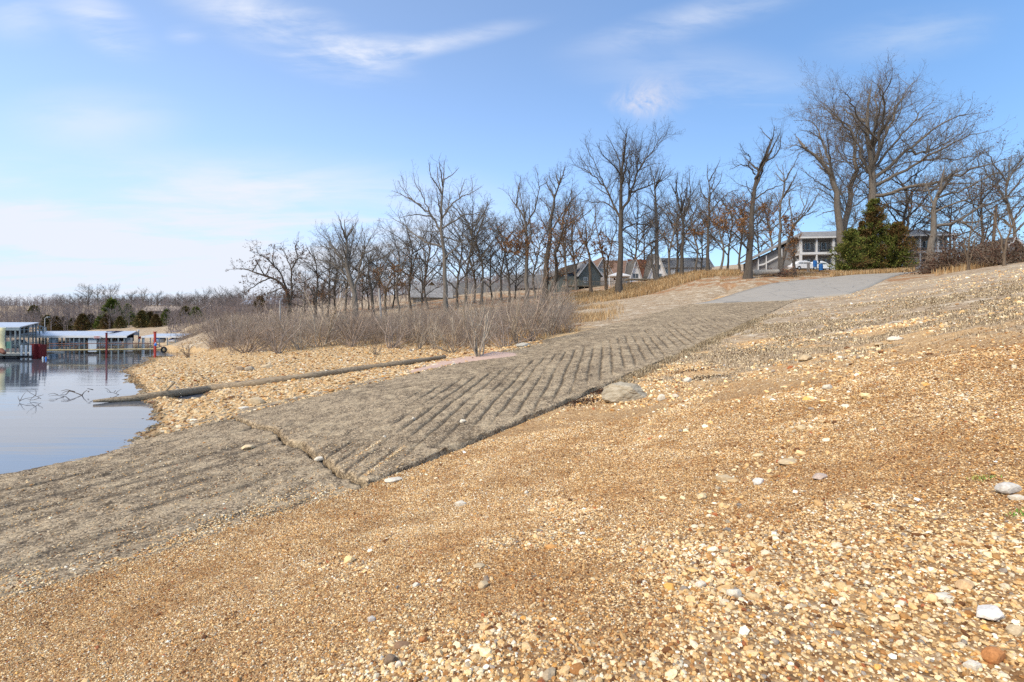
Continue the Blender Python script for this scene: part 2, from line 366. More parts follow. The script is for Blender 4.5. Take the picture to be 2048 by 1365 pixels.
cst = MIX(t, M(t, 'MULTIPLY', pale, .8), cst, MIX(t, cB, (.40, .32, .22, 1), (.66, .58, .45, 1)))
cg = MIX(t, edge(ATT(t, 'straw').outputs['Fac']), cg, cst)
cg = MIX(t, M(t, 'MULTIPLY', edge(ATT(t, 'turf').outputs['Fac'], .9), .8), cg, ctf)
cg = MIX(t, edge(ATT(t, 'leaf').outputs['Fac']), cg, clf)
wet_a = ATT(t, 'wet').outputs['Fac']
cg = MIX(t, M(t, 'MULTIPLY', wet_a, .8), cg, MIX(t, 1.0, cg, (.38, .33, .28, 1), 'MULTIPLY'))
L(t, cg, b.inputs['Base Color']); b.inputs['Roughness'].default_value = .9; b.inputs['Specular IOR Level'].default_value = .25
bA = N(t, 'ShaderNodeBump'); bA.inputs['Strength'].default_value = 1.0; bA.inputs['Distance'].default_value = .006; bA.invert = True; L(t, dA, bA.inputs['Height'])
bB = N(t, 'ShaderNodeBump'); bB.inputs['Strength'].default_value = .9; bB.inputs['Distance'].default_value = .014; bB.invert = True; L(t, dB, bB.inputs['Height']); L(t, bA.outputs[0], bB.inputs['Normal'])
bC = N(t, 'ShaderNodeBump'); bC.inputs['Strength'].default_value = .8; bC.inputs['Distance'].default_value = .05; bC.invert = True
L(t, M(t, 'MULTIPLY', dC, MR(t, ATT(t, 'beach').outputs['Fac'], 0, 1, .4, 1)), bC.inputs['Height']); L(t, bB.outputs[0], bC.inputs['Normal']); L(t, bC.outputs[0], b.inputs['Normal'])

gap_shade = sstep(17, 9, gr) * (w_ > 0)
beach_m = ((w_ < -8.8) & (gr > 14)) * 1.0
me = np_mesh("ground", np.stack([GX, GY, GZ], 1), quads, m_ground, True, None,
             dict(turf=turf, straw=straw, leaf=leaf, fine=fine, wet=wet, beach=beach_m, gap_shade=gap_shade))
tag(link("ground", me), "tan gravel and dry grass shore sloping down to the lake", "ground", kind="structure")

# ---------------------------------------------------------------- boat ramp slabs
def groove_h(s, w):
    """worn herringbone drainage grooves, cut into each half of the slab"""
    n1 = fbm(s * .35, w * .35, 3, 101); n2 = fbm(s * 1.5, w * 1.5, 3, 111)
    spine = -5.3 + .5 * (n1 - .5) + 0.018 * (s - 20)
    th = R(28.0)
    ca, sa = math.cos(th), math.sin(th)
    pr = (w - spine) * ca + s * sa                    # right half: distance across the grooves
    pl = (w - spine) * ca - s * sa
    pr = pr + .55 * (n1 - .5) + .07 * (n2 - .5); pl = pl + .30 * (n1 - .5) + .07 * (n2 - .5)
    period = .43 * (1 + .0)
    def prof(p, wd):
        f = np.abs((p / period + 500) % 1.0 - .5) * period
        return np.exp(-((.215 - f) / wd) ** 2) , np.floor(p / period + 500.0)
    gr_, idr = prof(pr, .042); gl_, idl = prof(pl, .040)
    onr = sstep(-.1, .25, w - spine) * sstep(.05, -.75 , w + .5 * (hash2(idr, idr * 0 + 2) - .5))
    onl = sstep(.1, -.25, w - spine)
    kr = hash2(idr, idr * 0 + 5); kl = hash2(idl, idl * 0 + 6)
    keep = sstep(.38, .54, fbm(s * .5 + 9, w * .5, 3, 121) + .25 * (kr - .5))
    deep_r = (.030 + .050 * (.4 + .6 * kr) * sstep(-1, 6, s) * sstep(40, 20, s)) * (.30 + .70 * keep)
    deep_l = .018 * (.3 + .7 * kl) * keep
    low = s < crack_s(w)
    pw = w * .93 + s * .26 + .35 * (n1 - .5) + .10 * (n2 - .5)
    gw, idw = prof(pw * .8 + .10 * (fbm(s * .9 + 3, w * 2.2, 3, 146) - .5), .085)
    g_up = gr_ * onr * deep_r + gl_ * onl * deep_l
    g_lo = gw * .034 * sstep(.42, .62, fbm(s * .5 + 5, w * 2.4, 3, 145)) * (.4 + 1.0 * hash2(idw, idw * 0 + 4))
    rough = (fbm(s * 9, w * 12, 3, 131, .7) - .5) * .026 + (fbm(s * 2.2, w * 3.0, 3, 141) - .5) * .030
    return np.where(low, -g_lo + rough * 1.4, -g_up + rough), np.where(low, gw * .75 * sstep(.42, .62, fbm(s * .5 + 5, w * 2.4, 3, 145)), gr_ * onr * (.3 + .7 * keep) * np.minimum(deep_r / .03, 1) + gl_ * onl * .65 * keep)
def slab(name, s0f, s1f, wl, wr, ns, nw, ds0=None):
    """a thick slab between two broken ends; dense top, skirts down into the gravel"""
    wv = np.concatenate([np.linspace(wl, wr, nw)])
    tt = np.linspace(0, 1, ns) ** 1.7
    ww, T = np.meshgrid(wv, tt); 
    s0 = s0f(ww); s1 = s1f(ww); S = s0 + (s1 - s0) * T
    edge_n = .22 * (fbm(S * 1.2, S * 0 + 1, 5, 151, .6) - .5) - .12 * np.exp(-((S - 8.3) / .35) ** 2) * (name == 'boat_ramp')
    ww = ww + edge_n * ((ww > wr - .01) * 1.0) + (.9 * (fbm(S * .5, S * 0 + 7, 4, 152) - .5)) * sstep(wl + 1.2, wl, ww)
    dz, groove = groove_h(S, ww)
    z = slab_z(np.where(name == 'boat_ramp', np.maximum(S, crack_s(ww) + 1e-4), np.minimum(S, crack_s(ww) - 1e-4)), ww) + dz
    # chipped, rounded arrises
    er = np.maximum(0, 1 - (wr - ww) / .07); z = z - .035 * er ** 2
    if name == 'boat_ramp':
        ef = np.maximum(0, 1 - (S - s0) / .06); z = z - .03 * ef ** 2
    x, y = xy(S, ww)
    V = np.stack([x, y, z], -1)
    rows, cols = ww.shape
    I = np.arange(rows * cols).reshape(rows, cols)
    q = np.stack([I[:-1, :-1], I[:-1, 1:], I[1:, 1:], I[1:, :-1]], -1).reshape(-1, 4)
    Vs = [V.reshape(-1, 3)]; qs = [q]; gat = [groove.ravel()]; base = rows * cols
    for loop_i, outw in ((I[:, -1], (UY, -UX)), (I[::-1, 0], (-UY, UX)), (I[0, :], (-UX, -UY)), (I[-1, ::-1], (UX, UY))):
        top = Vs[0][loop_i]; k = len(loop_i)
        prev = loop_i
        for dn in (.03, .07, .13, .34):
            low_ = top.copy(); low_[:, 2] -= dn
            j = .018 * (hash2(np.arange(k) * 1.0, np.full(k, dn * 100), 9) - .5) + .03 * (vnoise(np.arange(k) * .15, np.full(k, dn * 31), 8) - .5)
            low_[:, 0] += outw[0] * j; low_[:, 1] += outw[1] * j
            Vs.append(low_); idx = base + np.arange(k); base += k
            qs.append(np.stack([prev[:-1], idx[:-1], idx[1:], prev[1:]], -1)); prev = idx
            gat.append(np.zeros(k))
    return np.concatenate(Vs), np.concatenate(qs), np.concatenate(gat)
m_ramp, t, b = material("weathered exposed aggregate concrete")
geo = N(t, 'ShaderNodeNewGeometry'); P = geo.outputs['Position']
mpn = N(t, 'ShaderNodeMapping'); L(t, P, mpn.inputs[0]); mpn.inputs['Rotation'].default_value = (0, 0, R(-20)); mpn.inputs['Scale'].default_value = (1.0, .45, 1.0)
n1 = NOISE(t, mpn.outputs[0], 4.2, 9, .78, .6); n2 = NOISE(t, P, 17.0, 6, .80); n3 = NOISE(t, P, .55, 5, .6)
base_c = RAMP(t, n1, [(.36, (.090, .066, .040)), (.45, (.20, .152, .098)), (.55, (.36, .280, .182)), (.70, (.54, .43, .28))])
base_c = MIX(t, MR(t, n2, .51, .59, 0, .88), base_c, (.055, .043, .029, 1))
base_c = MIX(t, MR(t, n2, .44, .36, 0, .5), base_c, (.52, .43, .29, 1))
base_c = MIX(t, MR(t, n3, .45, .60, 0, .6), base_c, MIX(t, 1.0, base_c, (.60, .57, .54, 1), 'MULTIPLY'))
base_c = MIX(t, MR(t, NOISE(t, P, 1.7, 6, .65, .5), .50, .66, 0, .55), base_c, (.50, .405, .265, 1))
vs = VOR(t, P, 42.0); spc = N(t, 'ShaderNodeSeparateColor'); L(t, vs.outputs['Color'], spc.inputs[0])
base_c = MIX(t, MR(t, spc.outputs[0], .80, .86, 0, .8), base_c, (.52, .42, .29, 1))
base_c = MIX(t, MR(t, spc.outputs[1], .86, .90, 0, .7), base_c, (.06, .052, .045, 1))
gv = ATT(t, 'groove').outputs['Fac']                   # dirt, moss and wet grit lodged in the grooves
base_c = MIX(t, M(t, 'MULTIPLY', gv, MR(t, n2, .3, .6, .6, 1.0)), base_c, (.055, .045, .035, 1))
base_c = MIX(t, 1.0, base_c, (1.0, .965, .92, 1), 'MULTIPLY')
L(t, base_c, b.inputs['Base Color']); b.inputs['Roughness'].default_value = .92; b.inputs['Specular IOR Level'].default_value = .2
bp = N(t, 'ShaderNodeBump'); bp.inputs['Strength'].default_value = 1.0; bp.inputs['Distance'].default_value = .006; bp.invert = True; L(t, vs.outputs['Distance'], bp.inputs['Height'])
bp2 = N(t, 'ShaderNodeBump'); bp2.inputs['Strength'].default_value = .8; bp2.inputs['Distance'].default_value = .022; L(t, NOISE(t, P, 11.0, 7, .72), bp2.inputs['Height']); L(t, bp.outputs[0], bp2.inputs['Normal']); L(t, bp2.outputs[0], b.inputs['Normal'])
Vr, qr, ga = slab('boat_ramp', lambda w: crack_s(w) + .012 + .02 * np.abs(vnoise(w * 2, w * 0, 3) - .3), lambda w: w * 0 + 45.1, -9.2, 0.0, 900, 260)
tag(link("boat_ramp", np_mesh("boat_ramp", Vr, qr, m_ramp, True, None, dict(groove=ga))), "grooved grey concrete boat ramp climbing to the asphalt road", "boat ramp", kind="structure")
Vr, qr, ga = slab('broken_slab', lambda w: w * 0 - 13.0, lambda w: crack_s(w) - .06 - .04 * vnoise(w * 1.7, w * 0 + 2, 4), -9.6, 0.25, 420, 300)
tag(link("broken_ramp_slab", np_mesh("broken_ramp_slab", Vr, qr, m_ramp, True, None, dict(groove=ga))), "sunken lower concrete slab of the ramp running into the water", "boat ramp", kind="structure")

# asphalt road above the ramp
m_road, t, b = material("grey asphalt")
geo = N(t, 'ShaderNodeNewGeometry'); P = geo.outputs['Position']
ra = RAMP(t, NOISE(t, P, 30, 4, .7), [(.3, (.21, .186, .152)), (.7, (.37, .333, .28))])
ra = MIX(t, MR(t, NOISE(t, P, .8, 5, .65), .5, .7, 0, .4), ra, (.21, .195, .175, 1))
cr_ = VOR(t, P, .33, 'DISTANCE_TO_EDGE'); ra = MIX(t, MR(t, M(t, 'ADD', cr_.outputs['Distance'], M(t, 'MULTIPLY', NOISE(t, P, 5, 4), .02)), .012, .022, .7, 0), ra, (.06, .06, .06, 1))
L(t, ra, b.inputs['Base Color']); b.inputs['Roughness'].default_value = .9
le = [(44.9,-8.8),(49,-7.3),(54.5,-5.8),(61,-4.3),(67,-2.7),(73.2,2.1),(80,6.0),(88,12),(96,20)]
re = [(45.1,-1.2),(47.5,1.0),(49.8,3.8),(55,5.0),(62,6.0),(70,7.2),(78,8.6),(85,16),(92,24)]
le, re = np.array(le, float), np.array(re, float)
def dens(a, n):
    k = np.linspace(0, len(a) - 1, n); i = np.minimum(k.astype(int), len(a) - 2); f = (k - i)[:, None]
    return a[i] * (1 - f) + a[i + 1] * f
dl, dr = dens(le, 120), dens(re, 120)
dr[:, 1] += .25 * (fbm(dr[:, 0] * .5, dr[:, 0] * 0, 3, 171) - .5); dl[:, 1] += .3 * (fbm(dl[:, 0] * .5, dl[:, 0] * 0, 3, 172) - .5)
T = np.linspace(0, 1, 14)
SWp = dl[:, None, :] * (1 - T[None, :, None]) + dr[:, None, :] * T[None, :, None]
rx, ry = xy(SWp[..., 0], SWp[..., 1])
rz = base_z(rx.ravel(), ry.ravel()).reshape(rx.shape) + .10
Vr = np.stack([rx, ry, rz], -1); rows, cols = rx.shape; I = np.arange(rows * cols).reshape(rows, cols)
q = [np.stack([I[:-1, :-1], I[:-1, 1:], I[1:, 1:], I[1:, :-1]], -1).reshape(-1, 4)]; Vs = [Vr.reshape(-1, 3)]; base = rows * cols
for li in (I[:, 0], I[::-1, -1], I[0, ::-1]):
    lo_ = Vs[0][li].copy(); lo_[:, 2] -= .3; Vs.append(lo_); idx = base + np.arange(len(li)); base += len(li)
    q.append(np.stack([li[:-1], li[1:], idx[1:], idx[:-1]], -1))
tag(link("road", np_mesh("road", np.concatenate(Vs), np.concatenate(q), m_road)), "pale grey asphalt road curving over the rise", "road", kind="structure")

# lake
m_water, t, b = material("lake water")
geo = N(t, 'ShaderNodeNewGeometry'); P = geo.outputs['Position']
mpn = N(t, 'ShaderNodeMapping'); L(t, P, mpn.inputs[0]); mpn.inputs['Rotation'].default_value = (0, 0, R(9)); mpn.inputs['Scale'].default_value = (.10, .9, 1.0)
b.inputs['Base Color'].default_value = (.10, .11, .13, 1); b.inputs['Roughness'].default_value = .03; b.inputs['IOR'].default_value = 1.45
b.inputs['Specular IOR Level'].default_value = .8
bp = N(t, 'ShaderNodeBump'); bp.inputs['Strength'].default_value = .5; bp.inputs['Distance'].default_value = .02; L(t, NOISE(t, mpn.outputs[0], 1.1, 4, .5, .5), bp.inputs['Height'])
bp2 = N(t, 'ShaderNodeBump'); bp2.inputs['Strength'].default_value = .16; bp2.inputs['Distance'].default_value = .01; L(t, NOISE(t, mpn.outputs[0], 6.0, 3, .5), bp2.inputs['Height']); L(t, bp.outputs[0], bp2.inputs['Normal']); L(t, bp2.outputs[0], b.inputs['Normal'])
V = np.array([(-900, -60, 0), (30, -60, 0), (30, 260, 0), (-900, 260, 0)], float)
tag(link("lake", np_mesh("lake", V, np.array([[0, 1, 2, 3]]), m_water, False)), "calm lake water reflecting the pale sky and docks", "water", kind="structure")
def gz1(x, y): return float(ground_z(np.array([x]), np.array([y]))[0])
# ---------------------------------------------------------------- loose stones
def ico(sub=0):
    g = (1 + 5 ** .5) / 2
    v = [(-1, g, 0), (1, g, 0), (-1, -g, 0), (1, -g, 0), (0, -1, g), (0, 1, g), (0, -1, -g), (0, 1, -g), (g, 0, -1), (g, 0, 1), (-g, 0, -1), (-g, 0, 1)]
    f = [(0,11,5),(0,5,1),(0,1,7),(0,7,10),(0,10,11),(1,5,9),(5,11,4),(11,10,2),(10,7,6),(7,1,8),(3,9,4),(3,4,2),(3,2,6),(3,6,8),(3,8,9),(4,9,5),(2,4,11),(6,2,10),(8,6,7),(9,8,1)]
    v = [np.array(x) / np.linalg.norm(x) for x in v]
    for _ in range(sub):
        cache = {}; nf = []
        def mid(a, b):
            k = (min(a, b), max(a, b))
            if k not in cache:
                m = v[a] + v[b]; v.append(m / np.linalg.norm(m)); cache[k] = len(v) - 1
            return cache[k]
        for a, b_, c in f:
            x, y, z = mid(a, b_), mid(b_, c), mid(c, a)
            nf += [(a, x, z), (b_, y, x), (c, z, y), (x, y, z)]
        f = nf
    return np.array(v), np.array(f)
OCT = (np.array([(1,0,0),(-1,0,0),(0,1,0),(0,-1,0),(0,0,1),(0,0,-.6)], float), np.array([(0,2,4),(2,1,4),(1,3,4),(3,0,4),(2,0,5),(1,2,5),(3,1,5),(0,3,5)]))
ICO0, ICO1, ICO2, ICO3 = ico(0), ico(1), ico(2), ico(3)
PALC = np.array([(.13,.055,.018),(.30,.145,.048),(.46,.245,.085),(.60,.39,.175),(.57,.36,.155),(.69,.50,.27),(.66,.46,.23),(.74,.59,.36),(.74,.64,.46),(.42,.34,.23),(.27,.23,.19),(.84,.78,.64),(.36,.12,.045),(.66,.36,.10)])
PALP_F = np.array([.11,.17,.17,.14,.12,.10,.07,.05,.03,.015,.01,.01,.02,.02])
PALP_C = np.array([.035,.05,.07,.12,.10,.16,.11,.15,.12,.05,.03,.04,.012,.018])
def stones_mesh(name, X, Y, Z, S, proto, mat, cols, flat=(.45, .8), sink=.25, jit=.22, seed=1):
    r_ = np.random.default_rng(seed); pv, pf = proto; n = len(X); k = len(pv)
    ax = np.stack([r_.uniform(.75, 1.35, n), r_.uniform(.6, 1.0, n), r_.uniform(*flat, n)], 1) * S[:, None] * .5
    v = pv[None] * (1 + jit * (r_.random((n, k, 1)) - .5) * 2)
    v = v * ax[:, None, :]
    t1 = r_.uniform(-.5, .5, n); a = r_.uniform(0, 2 * np.pi, n)
    c, s = np.cos(t1)[:, None], np.sin(t1)[:, None]
    x, y, z = v[..., 0] * c - v[..., 2] * s, v[..., 1], v[..., 0] * s + v[..., 2] * c
    c, s = np.cos(a)[:, None], np.sin(a)[:, None]
    x, y = x * c - y * s, x * s + y * c
    V = np.stack([x + X[:, None], y + Y[:, None], z + (Z + S * sink * .5)[:, None]], -1).reshape(-1, 3)
    Fc = (pf[None] + (np.arange(n) * k)[:, None, None]).reshape(-1, 3)
    C = np.repeat(cols, k, axis=0)
    return V, Fc, C
m_stone, t, b = material("water-worn chert gravel")
geo = N(t, 'ShaderNodeNewGeometry'); P = geo.outputs['Position']
tn = ATT(t, 'tone'); nn = NOISE(t, P, 90, 4, .7)
L(t, MIX(t, 1.0, tn.outputs['Color'], RAMP(t, nn, [(.3, (.72, .68, .62)), (.7, (1.15, 1.14, 1.12))]), 'MULTIPLY'), b.inputs['Base Color'])
b.inputs['Roughness'].default_value = .75; b.inputs['Specular IOR Level'].default_value = .3
def pick_cols(n, p, r_, light=1.0):
    c = PALC[r_.choice(len(PALC), n, p=p / p.sum())]
    return np.clip(c * (r_.uniform(.8, 1.2, (n, 1))) * light, 0, .85)
def on_ramp(X, Y, pad=0.0):
    s, w = sw(X, Y)
    return (w < -.02 + pad) & (w > -8.8) & (s > -13) & (s < 45)
parts = {0: [], 1: [], 2: []}
def emit(X, Y, S, cols, lod, seed, sink=.25, flat=(.45, .8)):
    if not len(X): return
    Z = ground_z(X, Y)
    s, w = sw(X, Y); onr = on_ramp(X, Y)
    Z = np.where(onr, np.maximum(Z, slab_z(s, w) - .004), Z)
    parts[lod].append(stones_mesh('', X, Y, Z, S, (OCT, ICO0, ICO1)[lod], None, cols, flat, sink, (.2, .30, .20)[lod], seed))
r0 = 1.35; seed = 100
while r0 < 17:
    r1 = r0 * 1.12; rm = (r0 + r1) / 2; half = 1.0 if r0 < 8 else .88
    area = half * (r1 * r1 - r0 * r0)
    # candidates, thinned by local stone size
    for k, (base, cov) in enumerate(((.0125, .95), (.021, .80), (.036, .22), (.070, .020))):
        if k == 0 and rm > 11.5: continue
        smin = .0019 * rm
        sz_m = max(base, smin * 1.15)
        if k == 1 and rm > 15: continue
        n = int(area / (sz_m ** 2) * cov)
        r_ = np.random.default_rng(seed); seed += 1
        rr = np.sqrt(r_.uniform(r0 ** 2, r1 ** 2, n)); aa = r_.uniform(-half, half, n)
        X, Y = rr * np.sin(aa), rr * np.cos(aa)
        f = fineness(X, Y); pn = fbm(X * 1.7, Y * 1.7, 3, 201)
        s, w = sw(X, Y)
        keepp = (np.where(k == 0, .25 + .75 * f, (1 - f) ** (.6 + .5 * k) + (.10, .10, .05, .03)[k]) if k else .35 + .65 * f)
        if k >= 2: keepp = keepp * sstep(.38, .62, pn) * 1.5
        slabr = on_ramp(X, Y)
        # gravel spills a little way over the sunken slab's edge
        spill = np.exp(-np.maximum(-w - .05, 0) / .22) * (s < 0) * (.3 + .9 * sstep(.4, .65, fbm(s * 1.2, w, 3, 301))) + .035 * (s < 1.5)
        keepp = np.where(slabr, spill * (k < 3) * (np.abs(s - crack_s(w) + .06) > .20), keepp)
        tf, st, lf = cover(X, Y, X * 0)
        keepp = keepp * (1 - .8 * np.clip(tf + st, 0, 1)) * np.where(slabr, 1, sstep(18, 12, rr))
        m = r_.random(n) < keepp
        X, Y, f = X[m], Y[m], f[m]; n = len(X)
        S = sz_m * np.exp(r_.normal(0, .28, n)); S = np.clip(S, smin * .9, .075 if rm < 4 else .14)
        cf = pick_cols(n, PALP_F, r_); cc = pick_cols(n, PALP_C, r_)
        patch = sstep(.35, .65, fbm(X * .8, Y * .8, 4, 401))
        cols = np.where((r_.random(n) < (.15 + .75 * f) * (.5 + .5 * patch))[:, None], cf, cc)
        damp = sstep(.48, .64, fbm(X * 1.7 + 40, Y * 1.7, 5, 402, .6)) * (.2 + .8 * f); cols = cols * (1 - damp[:, None] * np.array([.20, .27, .34]))
        px_ = S / rm * 512
        lod = 2 if px_.mean() > 7 else (1 if px_.mean() > 2.6 else 0)
        emit(X, Y, S, cols, lod, seed)
    r0 = r1
# scattered larger stones further off, and washed-out lines of stones in the gullies
r_ = np.random.default_rng(900)
n = 60000; rr = np.sqrt(r_.uniform(9 ** 2, 60 ** 2, n)); rr[:24000] = np.sqrt(r_.uniform(13 ** 2, 30 ** 2, 24000)); aa = r_.uniform(-.2, .86, n); X, Y = rr * np.sin(aa), rr * np.cos(aa)
s, w = sw(X, Y); pn = fbm(X * .5, Y * .5, 4, 501)
m = (w > .3) & (r_.random(n) < sstep(.40, .66, pn))
X, Y = X[m], Y[m]; emit(X, Y, np.clip(.046 * np.exp(r_.normal(0, .5, len(X))), .025, .22), np.clip(pick_cols(len(X), PALP_C, r_, 1.15), 0, .85), 1, 901, .2)
for gi, (ax, ay, bx, by, wd, dp) in enumerate(GUL):
    n = int(np.hypot(bx - ax, by - ay) * 75); t_ = r_.random(n); o = r_.normal(0, wd * .75, (n, 2))
    X, Y = ax + (bx - ax) * t_ + o[:, 0], ay + (by - ay) * t_ + o[:, 1]
    emit(X, Y, np.clip(.036 * np.exp(r_.normal(0, .5, n)), .02, .13), pick_cols(n, PALP_C, r_, .95), 1, 910 + gi, .2)
# cobble beach across the ramp
n = 70000; rr = np.sqrt(r_.uniform(13 ** 2, 74 ** 2, n)); rr[:30000] = np.sqrt(r_.uniform(13 ** 2, 40 ** 2, 30000)); aa = r_.uniform(-.72, .06, n); X, Y = rr * np.sin(aa), rr * np.cos(aa)
s, w = sw(X, Y); Zb = base_z(X, Y)
m = (w < -8.4) & (Zb > -.09) & (Zb < 2.4)
X, Y, Zb = X[m], Y[m], Zb[m]
cc = pick_cols(len(X), PALP_C, r_, .84) * [1, .96, .92]; cc[Zb < .06] *= .45
emit(X, Y, np.clip(.085 * np.exp(r_.normal(0, .42, len(X))), .05, .34), cc, 1, 950, .15, (.35, .6))
# stones banked round the boulder and spilled into the last grooves by the crack
bx_, by_ = 3.42, 15.1
for q_, (n, ox, oy, sg, sz_) in enumerate(((500, 0, -.35, (.75, .22), .035), (260, 1.35, .1, (.55, .3), .05), (160, -.9, .1, (.2, .25), .03))):
    o = r_.normal(size=(n, 2)) * sg; X, Y = bx_ + ox + o[:, 0], by_ + oy + o[:, 1]; s, w = sw(X, Y); k_ = w > .03
    emit(X[k_], Y[k_], np.clip(sz_ * np.exp(r_.normal(0, .45, k_.sum())), .018, .14), pick_cols(k_.sum(), PALP_C, r_, 1.05), 1, 970 + q_, .2)
for q_ in (0, 2):
    n = 260; t_ = r_.random(n); s = .15 + t_ * 1.6; w = -.25 - q_ * .42 - t_ * .75 + r_.normal(size=n) * .028; X, Y = xy(s, w); k_ = s > crack_s(w) + .1
    emit(X[k_], Y[k_], r_.uniform(.015, .035, k_.sum()), pick_cols(k_.sum(), PALP_C, r_), 1, 980 + q_, .3)
n = 2600; s = r_.uniform(-7, -.3, n); w = -np.abs(r_.normal(size=n)) * .55 - .05; X, Y = xy(s, w); k_ = (s < crack_s(w) - .25) & (fbm(s * 1.1, w * 2, 3, 302) > .47)
emit(X[k_], Y[k_], r_.uniform(.015, .04, k_.sum()), pick_cols(k_.sum(), PALP_C, r_), 1, 990, .3)
def join(lst):
    Vs, Fs, Cs, b0 = [], [], [], 0
    for V, Fc, C in lst: Vs.append(V); Fs.append(Fc + b0); Cs.append(C); b0 += len(V)
    return np.concatenate(Vs), np.concatenate(Fs), np.concatenate(Cs)
allp = join(sum(parts.values(), []))
me = np_mesh("gravel", allp[0], allp[1], m_stone, False, allp[2])
tag(link("gravel", me), "loose tan and rust coloured river gravel strewn over the slope", "gravel", kind="stuff")
print("GRAVEL tris", len(allp[1]))
# ---------------------------------------------------------------- bare trees
def bark(name, rgb):
    m, t, b = material(name); g = N(t, 'ShaderNodeNewGeometry'); mp_ = N(t, 'ShaderNodeMapping'); L(t, g.outputs['Position'], mp_.inputs[0]); mp_.inputs['Scale'].default_value = (6, 6, 1.2)
    n = NOISE(t, mp_.outputs[0], 2.0, 6, .7)
    L(t, RAMP(t, n, [(.3, tuple(c * .55 for c in rgb)), (.7, tuple(min(1, c * 1.4) for c in rgb))]), b.inputs['Base Color'])
    b.inputs['Roughness'].default_value = .95; b.inputs['Specular IOR Level'].default_value = .15; return m
BK = dict(dark=bark("dark oak bark", (.082, .068, .055)), grey=bark("grey bark", (.145, .124, .102)), pale=bark("pale grey bark", (.32, .28, .23)), brown=bark("brown bark", (.135, .100, .070)))
def leafmat(name, cols):
    m, t, b = material(name); a = ATT(t, 'tone'); L(t, a.outputs['Color'], b.inputs['Base Color']); b.inputs['Roughness'].default_value = .8; b.inputs['Specular IOR Level'].default_value = .15
    return m
m_leaf = leafmat("dry oak leaves", None); m_ever = leafmat("evergreen sprays", None); m_blade = leafmat("dry grass", None); m_twig = leafmat("shrub twigs", None)
def tubes(P, Rd, m, closed=False):
    """P (N,K,3) centre lines, Rd (N,K) radii -> verts, quad faces"""
    Nn, K, _ = P.shape
    T = np.empty_like(P); T[:, 1:-1] = P[:, 2:] - P[:, :-2]; T[:, 0] = P[:, 1] - P[:, 0]; T[:, -1] = P[:, -1] - P[:, -2]
    T /= np.linalg.norm(T, axis=-1, keepdims=True) + 1e-9
    ref = np.where(np.abs(T[:, :1, 2:3]) > .92, np.array([1., 0, 0]), np.array([0, 0, 1.])) * np.ones_like(T)
    A = np.cross(T, ref); A /= np.linalg.norm(A, axis=-1, keepdims=True) + 1e-9; B = np.cross(T, A)
    th = np.arange(m) * 2 * np.pi / m
    V = P[:, :, None, :] + Rd[:, :, None, None] * (np.cos(th)[None, None, :, None] * A[:, :, None, :] + np.sin(th)[None, None, :, None] * B[:, :, None, :])
    idx = np.arange(Nn * K * m).reshape(Nn, K, m); nx = np.roll(idx, -1, axis=2)
    Fq = np.stack([idx[:, :-1], nx[:, :-1], nx[:, 1:], idx[:, 1:]], -1).reshape(-1, 4)
    return V.reshape(-1, 3), Fq
class Acc:
    def __init__(s): s.V, s.F, s.n = [], [], 0
    def add(s, V, Fc): s.V.append(V); s.F.append(Fc + s.n); s.n += len(V)
    def get(s): return np.concatenate(s.V), np.concatenate(s.F)
def interp(P, Rd, t, pi):
    K = P.shape[1]; k = np.clip(t * (K - 1), 0, K - 1.001); i = k.astype(int); f = (k - i)[:, None]
    a, b_ = P[pi, i], P[pi, i + 1]; d = b_ - a; d /= np.linalg.norm(d, axis=1, keepdims=True) + 1e-9
    return a * (1 - f) + b_ * f, d, Rd[pi, i] * (1 - f[:, 0]) + Rd[pi, i + 1] * f[:, 0]
def spawn(P, Rd, r_, per_m, tmin, lf, lmax, ang, K, trop, wig, rmin, rfac=.6, grow=None):
    Ln = np.linalg.norm(np.diff(P, axis=1), axis=2).sum(1)
    cnt = np.maximum(1, np.floor(Ln * (1 - tmin) * per_m + r_.random(len(Ln)))).astype(int)
    pi = np.repeat(np.arange(len(Ln)), cnt); j = np.arange(len(pi)) - np.repeat(np.cumsum(cnt) - cnt, cnt)
    t_ = tmin + (1 - tmin) * (j + r_.random(len(pi))) / cnt[pi]; t_ = np.clip(t_, 0, .985)
    o, d, rr = interp(P, Rd, t_, pi)
    ln = np.minimum(Ln[pi] * lf * (1.15 - .75 * t_) * r_.uniform(.55, 1.25, len(pi)), lmax * r_.uniform(.7, 1.1, len(pi))) + .05
    v_ = r_.normal(size=(len(pi), 3)); v_ -= (v_ * d).sum(1, keepdims=True) * d; v_ /= np.linalg.norm(v_, axis=1, keepdims=True) + 1e-9
    an = np.radians(r_.uniform(ang[0], ang[1], len(pi)))[:, None]
    d = d * np.cos(an) + v_ * np.sin(an)
    Q = np.empty((len(pi), K + 1, 3)); Q[:, 0] = o
    for k in range(K):
        d = d + r_.normal(size=d.shape) * wig + np.array([0, 0, trop]); d /= np.linalg.norm(d, axis=1, keepdims=True)
        Q[:, k + 1] = Q[:, k] + d * (ln / K)[:, None]
    r0_ = np.minimum(rr * rfac, .005 + .0095 * ln); r0_ = np.maximum(r0_, rmin)
    tt = np.linspace(0, 1, K + 1)[None]; RQ = r0_[:, None] * (1 - tt) + rmin * .8 * tt
    return Q, RQ
def spline(pts, K, r_, wig):
    pts = np.array(pts, float); seg = np.linalg.norm(np.diff(pts, axis=0), axis=1); cum = np.concatenate([[0], np.cumsum(seg)]); tt = np.linspace(0, cum[-1], K + 1)
    Pc = np.stack([np.interp(tt, cum, pts[:, i]) for i in range(3)], 1)
    for _ in range(1): Pc[1:-1] = .25 * Pc[:-2] + .5 * Pc[1:-1] + .25 * Pc[2:]
    w_ = r_.normal(size=Pc.shape) * wig * cum[-1] / K; w_[0] = 0; w_[-1] *= .5
    return Pc + w_
